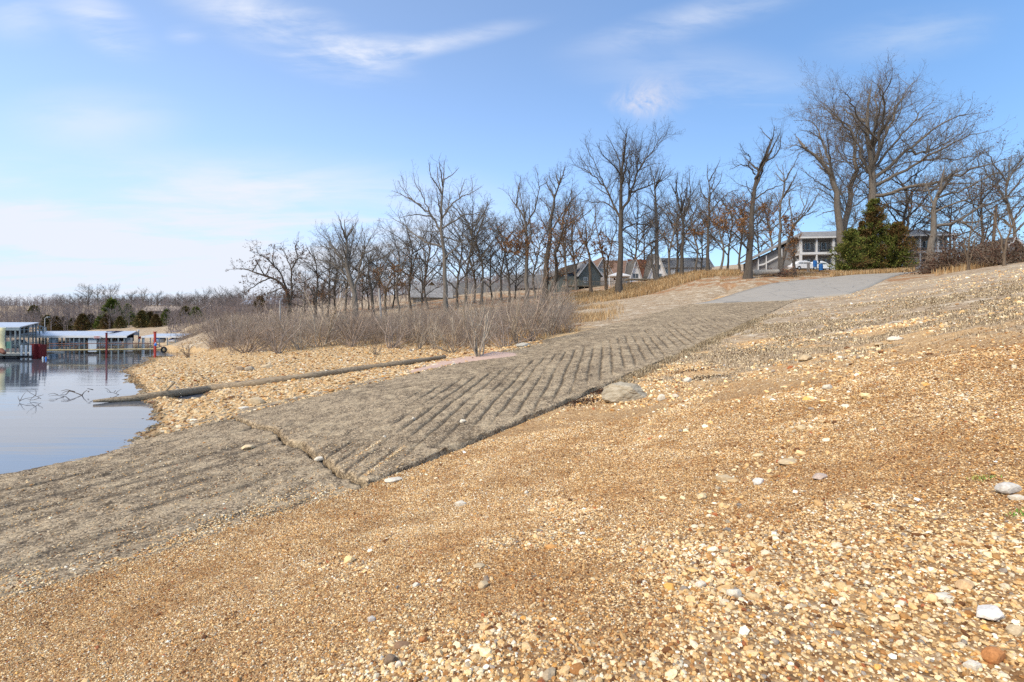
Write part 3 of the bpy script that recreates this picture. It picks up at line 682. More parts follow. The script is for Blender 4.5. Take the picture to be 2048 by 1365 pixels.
def tree_mesh(limbs, r0, r_, dens=1.0, twig=1.0, leaves=0, leafzone=(0, 1), leafcol=None, lsz=.10, rmin=.010, wig=.12, trunk_mat='grey'):
    """limbs: list of (points, start radius, end radius); first is the trunk"""
    tr, cr = Acc(), Acc(); K = 14
    Pl = np.stack([spline(p, K, r_, wig * (.35 if i == 0 else 1)) for i, (p, a, b_) in enumerate(limbs)])
    tt = np.linspace(0, 1, K + 1); Rl = np.stack([a * (1 - tt) ** (.85 if i_ == 0 else .9) + b_ for i_, (p, a, b_) in enumerate(limbs)])
    Rl[0, 0] *= 1.45; Rl[0, 1] *= 1.08
    tr.add(*tubes(Pl, Rl, 8))
    H = Pl[..., 2].max() - Pl[0, 0, 2]
    first = np.full(len(limbs), .12); 
    Q1, R1 = spawn(Pl[1:] if len(limbs) > 1 else Pl, Rl[1:] if len(limbs) > 1 else Rl, r_, 1.25 * dens, .12, .50, H * .30, (25, 55), 8, .10, .20, rmin * 1.3)
    Qt, Rt = spawn(Pl[:1], Rl[:1], r_, 1.5 * dens, .38, .26, H * .26, (30, 65), 8, .10, .20, rmin * 1.3)
    Q1 = np.concatenate([Q1, Qt]); R1 = np.concatenate([R1, Rt]); cr.add(*tubes(Q1, R1, 4))
    Q2, R2 = spawn(np.concatenate([Q1]), R1, r_, 2.3 * dens, .12, .50, H * .11, (25, 65), 5, .08, .24, rmin)
    Qe, Re = spawn(Pl[1:] if len(limbs) > 1 else Pl, Rl[1:] if len(limbs) > 1 else Rl, r_, 1.6 * dens, .4, .16, H * .09, (25, 65), 5, .10, .24, rmin)
    Q2 = np.concatenate([Q2, Qe]); R2 = np.concatenate([R2, Re]); cr.add(*tubes(Q2, R2, 3))
    Q3, R3 = spawn(Q2, R2, r_, 3.9 * dens * twig, .15, .55, H * .045, (25, 70), 3, .06, .28, rmin * .75)
    cr.add(*tubes(Q3, R3, 3))
    out = dict(trunk=tr.get(), branches=cr.get())
    if leaves:
        z0 = Pl[0, 0, 2]; e = np.concatenate([Q3[:, 1], Q3[:, 2], Q3[:, 3], Q2[:, 3], Q2[:, 5]]); hz = (e[:, 2] - z0) / H
        cl = vnoise(e[:, 0] * .55 + 3, e[:, 2] * .7 + e[:, 1] * .4, 77)
        p = sstep(leafzone[0] - .05, leafzone[0] + .08, hz) * sstep(leafzone[1] + .12, leafzone[1] - .1, hz) * (.4 + sstep(.3, .8, cl))
        p = p / (p.sum() + 1e-9); n = int(leaves * 1.15)
        i = r_.choice(len(e), n, p=p); c = e[i] + r_.normal(size=(n, 3)) * .07
        out['leaves'] = leaf_quads(c, lsz, r_, leafcol if leafcol is not None else LEAFC)
    return out
LEAFC = np.array([(.18, .078, .028), (.24, .115, .042), (.32, .17, .07), (.12, .055, .024), (.20, .10, .04)])
LEAFD = np.array([(.10, .045, .022), (.15, .07, .03), (.075, .035, .02)])
def leaf_quads(c, sz, r_, pal):
    n = len(c); a = r_.normal(size=(n, 3)); a /= np.linalg.norm(a, axis=1, keepdims=True); b_ = r_.normal(size=(n, 3)); b_ -= (b_ * a).sum(1, keepdims=True) * a; b_ /= np.linalg.norm(b_, axis=1, keepdims=True)
    s = sz * r_.uniform(.5, 1.2, (n, 1)); a = a * s; b_ = b_ * s * .6
    nn_ = np.cross(a, b_) / sz * .35
    V = np.stack([c - a, c - b_ + nn_, c + a, c + b_ + nn_], 1).reshape(-1, 3)
    Fq = np.arange(4 * n).reshape(n, 4); Cc = np.repeat(pal[r_.integers(0, len(pal), n)] * r_.uniform(.75, 1.3, (n, 1)), 4, axis=0)
    return V, Fq, Cc
def place_parts(parts, root, origin, mat):
    for k in ('trunk', 'branches', 'leaves'):
        if k not in parts: continue
        d = parts[k]; V = d[0] - origin
        me = np_mesh(k, V, d[1], m_leaf if k == 'leaves' else mat, k != 'leaves', d[2] if len(d) > 2 else None)
        link(k, me, None, root)
def tr_(s): return [tuple(float(v) for v in p.split(',')) for p in s.split()]
def traced_tree(name, label, Y, wpx, stems, mat='grey', dens=1.0, twig=1.0, leaves=0, zone=(.1, .5), leafcol=None, seed=1, group=None, lsz=.095, rmin=.008):
    r_ = np.random.default_rng(seed)
    st = [tr_(s) for s in stems]; bx = (st[0][0][0] - CX) / F * Y; bz = gz1(bx, Y); base = np.array([bx, Y, bz])
    r0 = wpx * .40 / F * Y; limbs = []; toppy = min(p[1] for s in st for p in s)
    for i, s in enumerate(st):
        pts = [W(px, py, Y) for px, py in s]
        Ls = sum(np.linalg.norm(pts[k + 1] - pts[k]) for k in range(len(pts) - 1))
        if i == 0:
            pts[0] = base - np.array([0, 0, .15]); a, e = r0, .02
            trunkpts = pts
        else:
            # join to the nearest earlier limb, swing out of the picture plane towards the tip
            o = np.array(pts[0]); best = None
            for (lp, la, lb) in limbs:
                lp_ = np.array(lp); dd = np.linalg.norm((lp_ - o)[:, [0, 2]], axis=1)
                for k in range(len(lp_) - 1):
                    A_2, B_2 = lp_[k], lp_[k + 1]; v_ = (B_2 - A_2)[[0, 2]]; q = np.clip(((o - A_2)[[0, 2]] @ v_) / (v_ @ v_ + 1e-9), 0, 1); pt = A_2 + (B_2 - A_2) * q; ds = np.linalg.norm((pt - o)[[0, 2]])
                    f_ = (k + q) / (len(lp_) - 1)
                    if best is None or ds < best[0]: best = (ds, pt, la * (1 - f_) + lb * f_)
            dy0 = best[1][1] - Y; swing = r_.uniform(-.75, .75) * Ls
            for k in range(len(pts)):
                f_ = k / (len(pts) - 1); Yk = Y + dy0 + swing * f_ ** 1.2
                pts[k] = W(s[k][0], s[k][1], Yk)
            if best[0] < .12 * Ls + .6: pts[0] = best[1]
            ground_start = s[0][1] > st[0][0][1] - 45
            a = min(best[2] * .75, .022 + Ls * .0125) if not ground_start else r0 * .8; e = .02
            if ground_start:
                gx = pts[0][0]; pts[0] = np.array([gx, pts[0][1], gz1(gx, pts[0][1]) - .1])
        limbs.append((pts, a, e))
    # limbs the photo shows end-on: towards and away from the viewer
    H = (base[2] - W(0, toppy, Y)[2]) * -1
    for k in range(4):
        f_ = r_.uniform(.45, .85); tp = np.array(limbs[0][0]); i = min(int(f_ * (len(tp) - 1)), len(tp) - 2); o = tp[i] + (tp[i + 1] - tp[i]) * .5
        az = r_.choice([-1, 1]) * R(r_.uniform(50, 130)); ln = H * r_.uniform(.18, .3); dd = np.array([math.cos(az) * .5, math.sin(az), .9]); dd /= np.linalg.norm(dd)
        limbs.append(([o, o + dd * ln * .5 + [0, 0, -.04 * ln], o + dd * ln], r0 * .3, .02))
    m = tree_mesh(limbs, r0, r_, dens, twig, leaves, zone, leafcol, lsz, rmin)
    root = empty(name, tuple(base), label, 'tree', group)
    place_parts(m, root, base, BK[mat]); return root
def generic_tree(H, Wd, r_, fork=.3, dens=1.0, r0=None, leaves=0, zone=(.1, .6), n=9, up=.55, leafcol=None, twig=1.0, rmin=.012, lsz=.12):
    r0 = r0 or H * .0115; limbs = []
    tp = [np.array([0, 0, -.2]), np.array([r_.normal() * .02 * H, r_.normal() * .02 * H, H * fork]), np.array([r_.normal() * .04 * H, r_.normal() * .04 * H, H * .7]), np.array([r_.normal() * .05 * H, r_.normal() * .05 * H, H * .97])]
    limbs.append((tp, r0, .03)); az = r_.uniform(0, 6.28)
    for k in range(n):
        f_ = fork + (0.85 - fork) * (k / n) ** 1.1; az += 2.4 + r_.normal() * .3
        if f_ * H < tp[2][2]:
            q = (f_ - fork) / (.7 - fork); o = tp[1] * (1 - q) + tp[2] * q
        else: q = (f_ - .7) / .27; o = tp[2] * (1 - q) + tp[3] * q
        reach = Wd / 2 * math.sqrt(max(.1, 1 - ((f_ - .45) / .62) ** 2)) * r_.uniform(.75, 1.1); rise = up * reach * r_.uniform(.6, 1.3) + .1 * H
        tip = o + np.array([math.cos(az) * reach, math.sin(az) * reach, min(rise, H * 1.0 - o[2])])
        midp = o + (tip - o) * .5 + np.array([0, 0, .12 * reach * r_.uniform(-1, .8)])
        limbs.append(([o, midp, tip], r0 * (.62 - .3 * f_), .02))
    return tree_mesh(limbs, r0, r_, dens, twig, leaves, zone, leafcol, lsz, rmin)
T = traced_tree
T("oak_tree", "low spreading oak with rusty leaves leaning out over the scrub, leftmost of the shore trees", 80, 9,
  ["577,625 579,594 563,565 545,555 516,550 493,537 456,539", "579,600 574,590 570,565 554,539 545,527 528,513 507,504", "554,539 545,521 549,490", "582,622 583,595 583,548 581,527 570,511 561,492", "584,539 595,518 591,488 600,497",
   "545,555 519,564 498,580 480,592", "566,576 545,583 526,590 510,599", "581,527 600,515 618,520"], 'dark', 1.0, 1.0, 2600, (.0, .95), LEAFD, 11, lsz=.11)
T("oak_tree", "small crooked bare oak between the leaning rusty oak and the broad grey crown", 82, 7,
  ["632,628 632,599 635,565 633,534 630,518 616,504", "635,560 639,551 660,536 672,528", "633,590 626,583 612,569 598,548", "634,545 622,530 606,522", "635,575 655,565 668,560"], 'dark', 1.0, 1.0, 900, (.1, .6), LEAFC, 12)
T("bare_tree", "broad fan-shaped bare tree rising behind the thicket, left of the tall lone oak", 74, 17,
  ["711,648 710,610 709,583 704,565 693,539 693,495 691,460 688,437", "704,569 686,543 668,530 642,521 626,518", "693,543 672,504 651,478 633,460", "693,530 668,500 640,494 626,492", "711,583 718,548 721,513 735,486 749,464",
   "718,551 739,521 765,516 784,506", "714,569 739,565 765,551", "704,548 700,504 709,469 712,440", "718,540 730,500 728,462", "704,565 680,560 655,556", "721,513 745,500 768,498", "693,500 675,470 668,448"], 'grey', 1.15, 1.15, 0, seed=13)
T("bare_tree", "dark-trunked bare tree just right of the broad fan-shaped one", 78, 9,
  ["746,640 746,618 744,583 735,544 741,510 755,500", "744,583 760,555 775,530 790,522", "740,560 722,545 715,530", "744,575 732,565 720,563"], 'dark', 1.1, 1.0, 500, (.2, .7), LEAFC, 14)
T("oak_tree", "small oak with clinging brown leaves behind the grey post", 84, 8,
  ["772,640 770,610 771,585 780,560 800,545", "771,585 760,560 757,540 765,520", "772,580 790,570 810,568", "780,560 785,535 795,515"], 'brown', 1.1, 1.0, 1500, (.1, .85), LEAFC, 15)
T("bare_tree", "tall lone grey oak with wide arching limbs standing clear above the thicket", 66, 13,
  ["893,634 890,581 888,518 884,469 883,412 884,389 889,359 888,321", "882,469 868,438 842,410 814,394 783,382", "866,440 858,422 847,394 830,368 826,345", "883,389 872,368 861,352 857,326", "887,438 901,412 919,394 943,387 962,373",
   "891,457 910,441 929,428 952,429 985,415", "952,429 970,433 984,438", "919,436 938,448 966,457 990,445", "882,495 849,485 826,464 807,450 786,438", "892,518 910,499 933,462", "877,466 854,464 837,459", "861,434 830,429 797,436", "891,473 922,485 955,502",
   "889,359 905,350 918,336", "842,410 822,400 806,378 795,362", "943,387 945,365 941,352", "919,394 925,372 930,358", "884,389 876,360 875,335"], 'grey', .85, .9, 0, seed=16)
T("oak_tree", "tall grey-barked oak with upswept limbs and rusty lower leaves, left of the dark-trunked pair", 80, 12,
  ["1053,590 1053,557 1054,496 1053,452 1042,419 1022,404 1015,384", "1053,452 1046,419 1039,386 1036,372", "1057,452 1072,417 1077,386 1075,346", "1077,386 1096,364 1094,349", "1044,500 1020,463 993,439", "1039,511 1013,485 991,463", "1055,500 1062,470 1060,430 1058,390", "1053,470 1035,440 1028,415", "1050,520 1025,505 1005,500"], 'grey', 1.15, 1.0, 3600, (.10, .55), LEAFC, 17)
T("oak_tree", "dark oak with rusty lower leaves overhanging the grey gabled house", 76, 16,
  ["1089,585 1092,540 1099,478 1102,434 1105,412 1112,379 1125,360 1122,338", "1107,469 1121,434 1138,408 1169,377", "1102,434 1092,408 1078,395", "1132,423 1134,381", "1112,583 1112,553 1112,507 1121,461 1147,439", "1099,490 1125,478 1150,482", "1095,520 1070,505 1050,508", "1121,461 1128,430 1150,405", "1097,500 1080,480 1068,470", "1112,379 1100,360 1098,345", "1115,520 1140,510 1165,515"], 'dark', 1.15, 1.0, 3800, (.10, .55), LEAFC, 18)
T("oak_tree", "crooked oak in front of the grey gabled house, rusty leaves round its trunk", 84, 9,
  ["1182,585 1181,567 1179,504 1167,485 1159,464 1148,446", "1177,493 1172,451 1167,435 1163,415", "1179,493 1188,456 1193,419 1198,400", "1179,510 1200,505 1218,512", "1179,520 1160,512 1142,515"], 'brown', 1.1, 1.0, 1900, (.12, .55), LEAFC, 19)
T("bare_tree", "slim forked tree between the crooked oak and the tallest middle tree", 88, 6,
  ["1213,580 1209,530 1201,491 1193,456 1188,430", "1213,575 1217,517 1228,477 1233,440 1236,415", "1205,505 1190,490 1180,480", "1222,495 1212,470 1210,450"], 'brown', 1.0, 1.0, 900, (.1, .5), LEAFC, 20)
T("bare_tree", "tallest middle tree, a broad vase of bare limbs on a straight dark trunk", 80, 16,
  ["1238,580 1240,540 1241,504 1242,446 1243,398 1243,346 1249,306 1253,258", "1238,443 1229,419 1217,388 1207,369 1183,348 1146,330", "1207,369 1196,338 1177,303 1170,280", "1228,419 1209,404 1183,405 1159,398", "1242,351 1228,332 1207,314 1193,287",
   "1246,425 1259,398 1267,367 1278,340 1299,306 1328,269", "1265,384 1294,372 1320,364 1346,348", "1243,346 1236,314 1222,285 1212,269", "1270,346 1278,306 1286,264", "1246,464 1267,448 1299,451 1330,464", "1243,485 1217,483 1190,488", "1278,340 1299,330 1325,327",
   "1183,348 1168,325 1155,310", "1254,400 1258,360 1262,320 1268,290", "1299,306 1300,285 1305,268", "1217,388 1200,380 1178,365"], 'dark', 1.0, 1.0, 700, (.15, .35), LEAFC, 21)
T("bare_tree", "tall grey double-trunked tree in front of the white A-frame cabin", 86, 12,
  ["1313,565 1314,554 1315,491 1312,438 1311,398 1309,359 1320,327", "1309,425 1296,414 1278,404 1265,393", "1312,419 1338,409 1350,400", "1315,372 1331,353 1349,338", "1312,499 1288,485 1262,477", "1304,562 1305,530 1303,500 1300,470", "1311,398 1300,375 1292,352", "1313,460 1330,445 1345,440", "1309,365 1303,345 1300,330"], 'grey', 1.05, 1.0, 500, (.1, .3), LEAFC, 22)
T("bare_tree", "bare tree with straight steep limbs like a broom, before the white bungalow", 84, 10,
  ["1363,560 1364,549 1365,479 1367,442 1357,404 1345,372 1337,362", "1367,442 1362,392 1367,347", "1369,442 1380,392 1380,340", "1367,454 1390,424 1405,402", "1370,474 1380,454 1412,414", "1367,444 1352,424 1337,402", "1367,442 1372,400 1374,360", "1357,404 1352,370 1355,345"], 'dark', .9, .85, 0, seed=23)
T("oak_tree", "round-crowned oak with rusty leaves low on its trunk, right of the broom-like tree", 82, 9,
  ["1415,556 1415,544 1416,479 1418,429 1422,379 1412,350 1415,335", "1420,429 1437,404 1459,384 1479,379", "1417,442 1400,424 1392,409", "1425,389 1440,364 1445,342", "1418,410 1403,385 1398,360", "1416,480 1395,470 1378,468", "1417,460 1440,450 1458,440", "1422,379 1430,355 1432,340"], 'dark', 1.1, 1.0, 1500, (.12, .45), LEAFC, 24)
T("oak_tree", "stout black-trunked oak on the crest nearest the road, bent top and rusty low limbs", 67, 18,
  ["1495,556 1497,535 1499,499 1503,442 1506,399 1509,369 1511,350 1524,332 1537,307 1544,282 1549,252", "1511,350 1497,332 1479,330 1459,340", "1497,330 1502,312 1489,307 1479,287", "1512,379 1522,350 1529,325 1552,312 1562,297 1560,265", "1509,402 1529,384 1554,372 1579,364", "1502,394 1496,379 1492,362",
   "1500,500 1492,496 1474,471 1454,454 1430,437", "1500,480 1487,461 1469,434 1450,412 1430,392", "1504,430 1489,422 1469,414 1462,402", "1505,430 1515,424 1537,404", "1502,470 1525,460 1548,462", "1544,282 1530,270 1520,255", "1502,450 1530,440 1550,420"], 'dark', .95, 1.0, 2700, (.12, .48), LEAFC, 25)
T("bare_tree", "slim pale tree at the near corner of the white two-storey building", 74, 9,
  ["1560,548 1560,539 1560,479 1560,417 1569,379 1567,350 1564,330", "1560,414 1549,389 1539,377", "1569,392 1589,374 1616,366", "1560,440 1575,420 1582,395", "1560,460 1545,445 1535,440", "1567,350 1555,335 1550,322", "1568,365 1580,345 1584,330"], 'grey', 1.0, 1.0, 900, (.15, .5), LEAFC, 26)
T("bare_tree", "leaning tree with a wide V fork in front of the balconies", 72, 10,
  ["1562,548 1564,529 1574,491 1586,454 1604,434 1626,414", "1583,454 1581,417 1579,399 1575,380", "1586,454 1609,417 1619,384", "1589,548 1589,539 1586,479 1584,454", "1586,480 1570,470 1560,462", "1609,417 1600,395 1602,375", "1604,434 1625,425 1640,420"], 'grey', 1.0, 1.0, 1300, (.12, .5), LEAFC, 27)
T("oak_tree", "twin-stemmed grey oak left of the biggest tree, dark leaves dotting its left crown", 75, 22,
  ["1684,548 1683,500 1681,459 1676,416 1669,367 1662,339 1630,311 1595,283 1571,297", "1662,339 1644,276 1623,241 1588,241", "1688,540 1692,459 1695,416 1711,346 1715,297 1701,258 1665,223 1644,205", "1711,346 1729,325 1735,300", "1669,381 1648,374 1606,343", "1669,367 1660,320 1658,285 1650,260", "1644,276 1620,262 1598,262", "1715,297 1720,262 1712,235", "1630,311 1610,300 1590,315", "1676,420 1650,425 1630,435", "1660,330 1640,318 1618,325"], 'grey', 1.05, 1.0, 3000, (.22, .85), LEAFD, 28)
big_oak = T("oak_tree", "biggest tree, a huge bare crown of sweeping limbs above the evergreens", 76, 26,
  ["1745,548 1743,487 1741,409 1745,360 1743,311 1736,251 1732,188 1746,128", "1748,332 1757,276 1767,205 1774,146 1785,121", "1757,318 1771,251 1792,191 1820,142 1841,126", "1757,329 1789,262 1827,220 1869,167", "1752,346 1799,297 1859,244 1912,205 1964,202", "1757,360 1813,325 1876,283 1926,255 1978,241",
   "1748,380 1772,382 1800,368 1827,358 1860,358 1894,343 1925,334 1957,316 1992,312 2024,300", "1785,406 1841,374 1898,353 1982,353", "1736,346 1708,248 1676,209 1648,181", "1729,276 1711,205 1694,160 1676,156", "1743,367 1715,339 1694,325", "1799,297 1840,290 1900,262 1945,225", "1771,251 1776,200 1800,160", "1743,311 1750,240 1752,170 1760,130", "1813,325 1860,300 1920,300 1960,285", "1743,420 1760,400 1800,392 1840,396", "1736,251 1715,225 1700,190", "1827,220 1850,205 1872,200"], 'grey', .78, .9, 2600, (.25, .75), LEAFD, 29)
big_oak.scale = (1, 1, .925)
T("bare_tree", "spreading bare tree by the bramble heap with long limbs reaching right", 62, 19,
  ["1858,545 1862,497 1868,452 1866,409 1880,381 1890,329", "1862,416 1827,406 1799,392", "1873,455 1912,448 1947,420 2000,399 2060,392", "1876,399 1926,380 1982,350 2020,345", "1868,440 1840,430 1812,432", "1866,409 1855,380 1850,350", "1880,381 1905,355 1920,325", "1912,448 1950,445 1990,430 2030,425", "1868,425 1900,410 1945,395 1985,375", "1947,420 1975,400 2010,380"], 'grey', 1.1, 1.1, 700, (.4, .8), LEAFD, 30)
T("bare_tree", "thin leaning sapling at the right edge beside the grey gabled roof", 46, 5,
  ["2008,528 2010,500 2016,470 2030,440 2056,412", "2012,490 2000,470 1990,440 1985,415", "2016,470 2030,465 2048,450", "2020,455 2018,430 2012,408"], 'brown', 1.1, 1.0, 0, seed=31)
T("bare_tree", "slender upright sapling growing out of the brambles left of the utility pole", 50, 4,
  ["1935,528 1936,500 1940,470 1946,440 1944,420", "1938,485 1925,465 1918,445", "1940,470 1955,450 1965,430", "1937,495 1950,480 1958,462"], 'brown', 1.2, 1.0, 0, seed=32)

# ---------------------------------------------------------------- background trees, each its own thing, a few shapes copied
r_ = np.random.default_rng(50)
KINDS = []
for k, kw in enumerate([dict(H=13, Wd=11, fork=.22, n=10, up=.7, dens=1.2), dict(H=15, Wd=9, fork=.28, n=9, up=1.0, dens=1.1), dict(H=11, Wd=12, fork=.2, n=11, up=.45, dens=1.25), dict(H=12, Wd=9, fork=.25, n=9, up=.8, leaves=420, zone=(.1, .8), dens=1.1, lsz=.10), dict(H=9, Wd=8, fork=.18, n=9, up=.7, leaves=260, zone=(.1, .85), dens=1.1, lsz=.10), dict(H=14, Wd=7, fork=.35, n=8, up=1.2, dens=1.0)]):
    g = generic_tree(r_=np.random.default_rng(60 + k), rmin=.011, twig=1.2, **kw)
    KINDS.append({kk: np_mesh(kk, v_[0], v_[1], m_leaf if kk == 'leaves' else BK['grey' if k % 2 else 'dark'], kk != 'leaves', v_[2] if len(v_) > 2 else None) for kk, v_ in g.items()})
def put_tree(kind, px, Y, Hscale, label, group, rz, name='background_tree'):
    X = (px - CX) / F * Y; z = gz1(X, Y)
    o = empty(name, (X, Y, z - .05), label, 'tree', group, rz); q_ = (1.22 if px < 1130 else 1.42) if name == 'background_tree' else 1.0; o.scale = (Hscale * q_ * 1.1, Hscale * q_ * 1.1, Hscale * q_)
    for kk, me_ in KINDS[kind].items(): link(kk, me_, None, o)
    return o
mid = [(800,95,1.0,3),(822,100,1.05,0),(843,92,.95,4),(856,98,1.1,3),(915,92,1.05,0),(932,96,1.1,1),(948,104,1.0,3),(962,98,1.15,5),(985,108,.95,2),(1003,100,.9,1),(1018,96,.95,0),(1030,104,.9,4),(1072,98,1.0,3),(1135,108,1.0,1),(1152,112,1.1,3),
       (1268,118,1.0,0),(1284,124,1.05,2),(1340,106,.95,3),(1352,120,1.0,0),(1388,112,1.0,3),(1402,122,.9,2),(1440,104,.95,3),(1456,118,.95,0),(1478,102,1.1,4),(1536,112,1.0,3),(1520,126,.9,0),(655,100,.9,2),(672,108,.9,0),(690,104,.95,1),(725,106,.9,2),(738,112,.9,4),(758,104,.9,0),(785,110,.85,2),(612,104,.75,2),(645,96,.7,4),
       (1800,86,1.0,0),(1820,92,.95,3),(1905,80,.8,2),(1960,78,.8,0),(2030,76,.85,1)]
ORD = "first second third fourth fifth sixth seventh eighth ninth tenth eleventh twelfth thirteenth fourteenth fifteenth sixteenth seventeenth eighteenth nineteenth twentieth".split()
def ordw(i):
    if i < 20: return ORD[i]
    tens = {2: 'twenty', 3: 'thirty', 4: 'forty', 5: 'fifty'}[(i + 1) // 10]; u_ = (i + 1) % 10
    return tens + '-' + ORD[u_ - 1] if u_ else {'twenty': 'twentieth', 'thirty': 'thirtieth', 'forty': 'fortieth', 'fifty': 'fiftieth'}[tens]
midlab = {3: "mid-sized oak still holding brown leaves in the row behind the shore trees", 4: "low bushy oak with brown leaves in the row behind the shore trees"}
cnt_k = {}
for i, (px, Y, sc, k) in enumerate(sorted(mid)):
    kk_ = 'leafy' if k in midlab else 'bare'; q_ = cnt_k.get(kk_, 0); cnt_k[kk_] = q_ + 1
    lab = ("oak with brown leaves in the back row, %s such from the left" if kk_ == 'leafy' else "bare tree of the back row behind the shore trees, %s from the left") % ordw(q_)
    put_tree(k, px, Y, sc, lab, "leafy oaks of the back row" if k in midlab else "bare trees of the back row", float(r_.uniform(0, 6.28)))
# skyline trees on the far shore
far = [(128,330,.9,0),(150,300,1.0,2),(178,300,1.25,0),(196,290,1.0,1),(222,300,1.1,1),(240,320,.8,2),(262,330,.9,0),(285,290,1.0,5),(297,320,.7,2),(314,310,.85,0),(352,300,.7,2),(372,250,1.15,2),(408,240,1.1,0),(440,250,1.0,5),(455,235,.95,0),(470,245,.9,2),(488,230,.8,1),(395,260,.8,1),(425,270,.8,4)]
for i, (px, Y, sc, k) in enumerate(sorted(far)):
    put_tree(k, px, Y, sc, "bare tree on the skyline across the lake, %s from the left" % ordw(i), "skyline trees across the lake", float(r_.uniform(0, 6.28)), 'skyline_tree')
# ---------------------------------------------------------------- scrub, grass, evergreens
def ground_at(px, py, y0=4.0, y1=200.0):
    Y = np.exp(np.linspace(math.log(y0), math.log(y1), 400)); X = (px - CX) / F * Y
    g = CY - (ground_z(X, Y) - EYE) / Y * F
    i = np.nonzero(g <= py)[0]; k = i[0] if len(i) else len(Y) - 1
    return float(X[k]), float(Y[k]), float(gz1(X[k], Y[k]))
def shrub_mesh(H, Wd, n, r_, rmin=.006, up=.10, dens=1.0, col_=None, lean=0.0):
    A = Acc(); K = 8; az = r_.uniform(0, 6.28, n); q = r_.random(n) ** .7
    d = np.stack([np.cos(az) * q * Wd / H * .75 + lean, np.sin(az) * q * Wd / H * .75, np.ones(n)], 1); d /= np.linalg.norm(d, axis=1, keepdims=True)
    Ln = H * r_.uniform(.4, 1.2, n) * (1 - .1 * q); P = np.empty((n, K + 1, 3)); P[:, 0] = np.stack([np.cos(az), np.sin(az), az * 0], 1) * r_.uniform(0, .12, (n, 1)); P[:, 0, 2] = -.05
    for k in range(K):
        d = d + r_.normal(size=d.shape) * .21 + [0, 0, up * (.4 if k < 3 else .1)]; d /= np.linalg.norm(d, axis=1, keepdims=True); P[:, k + 1] = P[:, k] + d * (Ln / K)[:, None]
    tt = np.linspace(0, 1, K + 1)[None]; Rd = (.010 + .007 * Ln)[:, None] * (1 - tt) ** .7 * r_.uniform(.6, 1.2, (n, 1)) + rmin
    A.add(*tubes(P, Rd, 5))
    Q1, R1 = spawn(P, Rd, r_, 2.6 * dens, .15, .5, H * .4, (20, 50), 5, .12, .2, rmin); A.add(*tubes(Q1, R1, 3))
    Q2, R2 = spawn(Q1, R1, r_, 3.6 * dens, .15, .55, H * .22, (20, 55), 3, .08, .22, rmin * .8); A.add(*tubes(Q2, R2, 3))
    return A.get()
def twigmat(name, rgb):
    m, t, b = material(name); n = N(t, 'ShaderNodeObjectInfo'); g = N(t, 'ShaderNodeNewGeometry')
    c = RAMP(t, NOISE(t, g.outputs['Position'], 3.0, 4, .7), [(.35, tuple(x * .6 for x in rgb)), (.65, tuple(x * 1.5 for x in rgb))])
    L(t, c, b.inputs['Base Color']); b.inputs['Roughness'].default_value = .9; b.inputs['Specular IOR Level'].default_value = .2; return m
m_scrub = twigmat("purplish grey scrub twigs", (.25, .192, .150)); m_scrub2 = twigmat("brown scrub twigs", (.21, .155, .110))
m_scrub3 = twigmat("straw grey scrub twigs", (.33, .265, .195))
SH = []
for k, (H, Wd, n, up, dens) in enumerate([(2.6, 3.6, 13, .05, 1.0), (3.2, 3.0, 10, .12, .8), (2.0, 3.2, 15, .00, 1.1), (2.6, 4.6, 10, -.05, 1.2), (1.3, 1.5, 11, .10, 1.0)]):
    V, Fq = shrub_mesh(H, Wd, n, np.random.default_rng(300 + k), up=up, dens=dens); SH.append((H, np_mesh("shrub", V, Fq, (m_scrub, m_scrub3, m_scrub, m_scrub3, m_scrub2)[k])))
r_ = np.random.default_rng(310)
named = [(376, 716, 38, 4, "little bare bush alone at the water's edge by the wheeled gangway"), (558, 708, 112, 0, "grey tangled bush with a dark heart, left of the arching one"), (640, 694, 140, 3, "large arching bush with thick dark stems low to the ground"),
         (705, 694, 98, 0, "upright bare bush standing between the arching bush and the pole log"), (783, 697, 90, 2, "bare bush right above the middle of the long fallen pole"), (752, 712, 40, 4, "small twiggy bush just above the long fallen pole"),
         (958, 716, 175, 1, "tall sparse bush growing at the ramp edge beside the pink sand"), (1062, 684, 125, 0, "dense fan-shaped bush at the left edge of the ramp"), (1010, 696, 95, 2, "low bush between the sparse bush and the fan-shaped one"),
         (492, 706, 92, 2, "low spreading grey bush near the rock pile on the beach"), (438, 696, 80, 0, "bare grey bush nearest the water in the thicket's left end"), (868, 700, 85, 1, "thin upright bush behind the upper end of the fallen pole"), (1118, 655, 60, 2, "pale straggling bush at the top left of the ramp"),
         (1098, 672, 120, 1, "tall thin-stemmed bush just right of the fan-shaped one"), (1034, 688, 118, 1, "tall leggy bush directly left of the fan-shaped one"), (905, 706, 105, 3, "wide bush left of the tall sparse bush at the ramp edge"), (836, 700, 92, 1, "leggy grey bush behind the upper half of the fallen pole"), (600, 700, 100, 3, "twisted bush between the dark-hearted and the arching ones")]
def put_shrub(k, X, Y, h_m, label, group, rz):
    H, me_ = SH[k]; z = gz1(X, Y); o = link("shrub", me_, None, None, (X, Y, z - .03)); s_ = h_m / (H * .95); o.scale = (s_ * (.85 + .3 * ((rz * 7) % 1)), s_ * (.85 + .3 * ((rz * 13) % 1)), s_); o.rotation_euler = (.10 * math.sin(rz * 5), .12 * math.cos(rz * 3), rz)
    return tag(o, label, "shrub", group)
for px, py, hp, k, lab in named:
    X, Y, z = ground_at(px, py, 14); put_shrub(k, X, Y, hp / F * Y, lab, "bare shrubs on the shore", float(r_.uniform(0, 6.28)))
rows = []
for i in range(64):
    px = 425 + (1120 - 425) * ((i * .618034) % 1.0); py = 694 - 44 * (i / 64) ** .8 - (26 if px > 950 else 0) + r_.normal() * 2
    rows.append((px, py))
rows.sort()
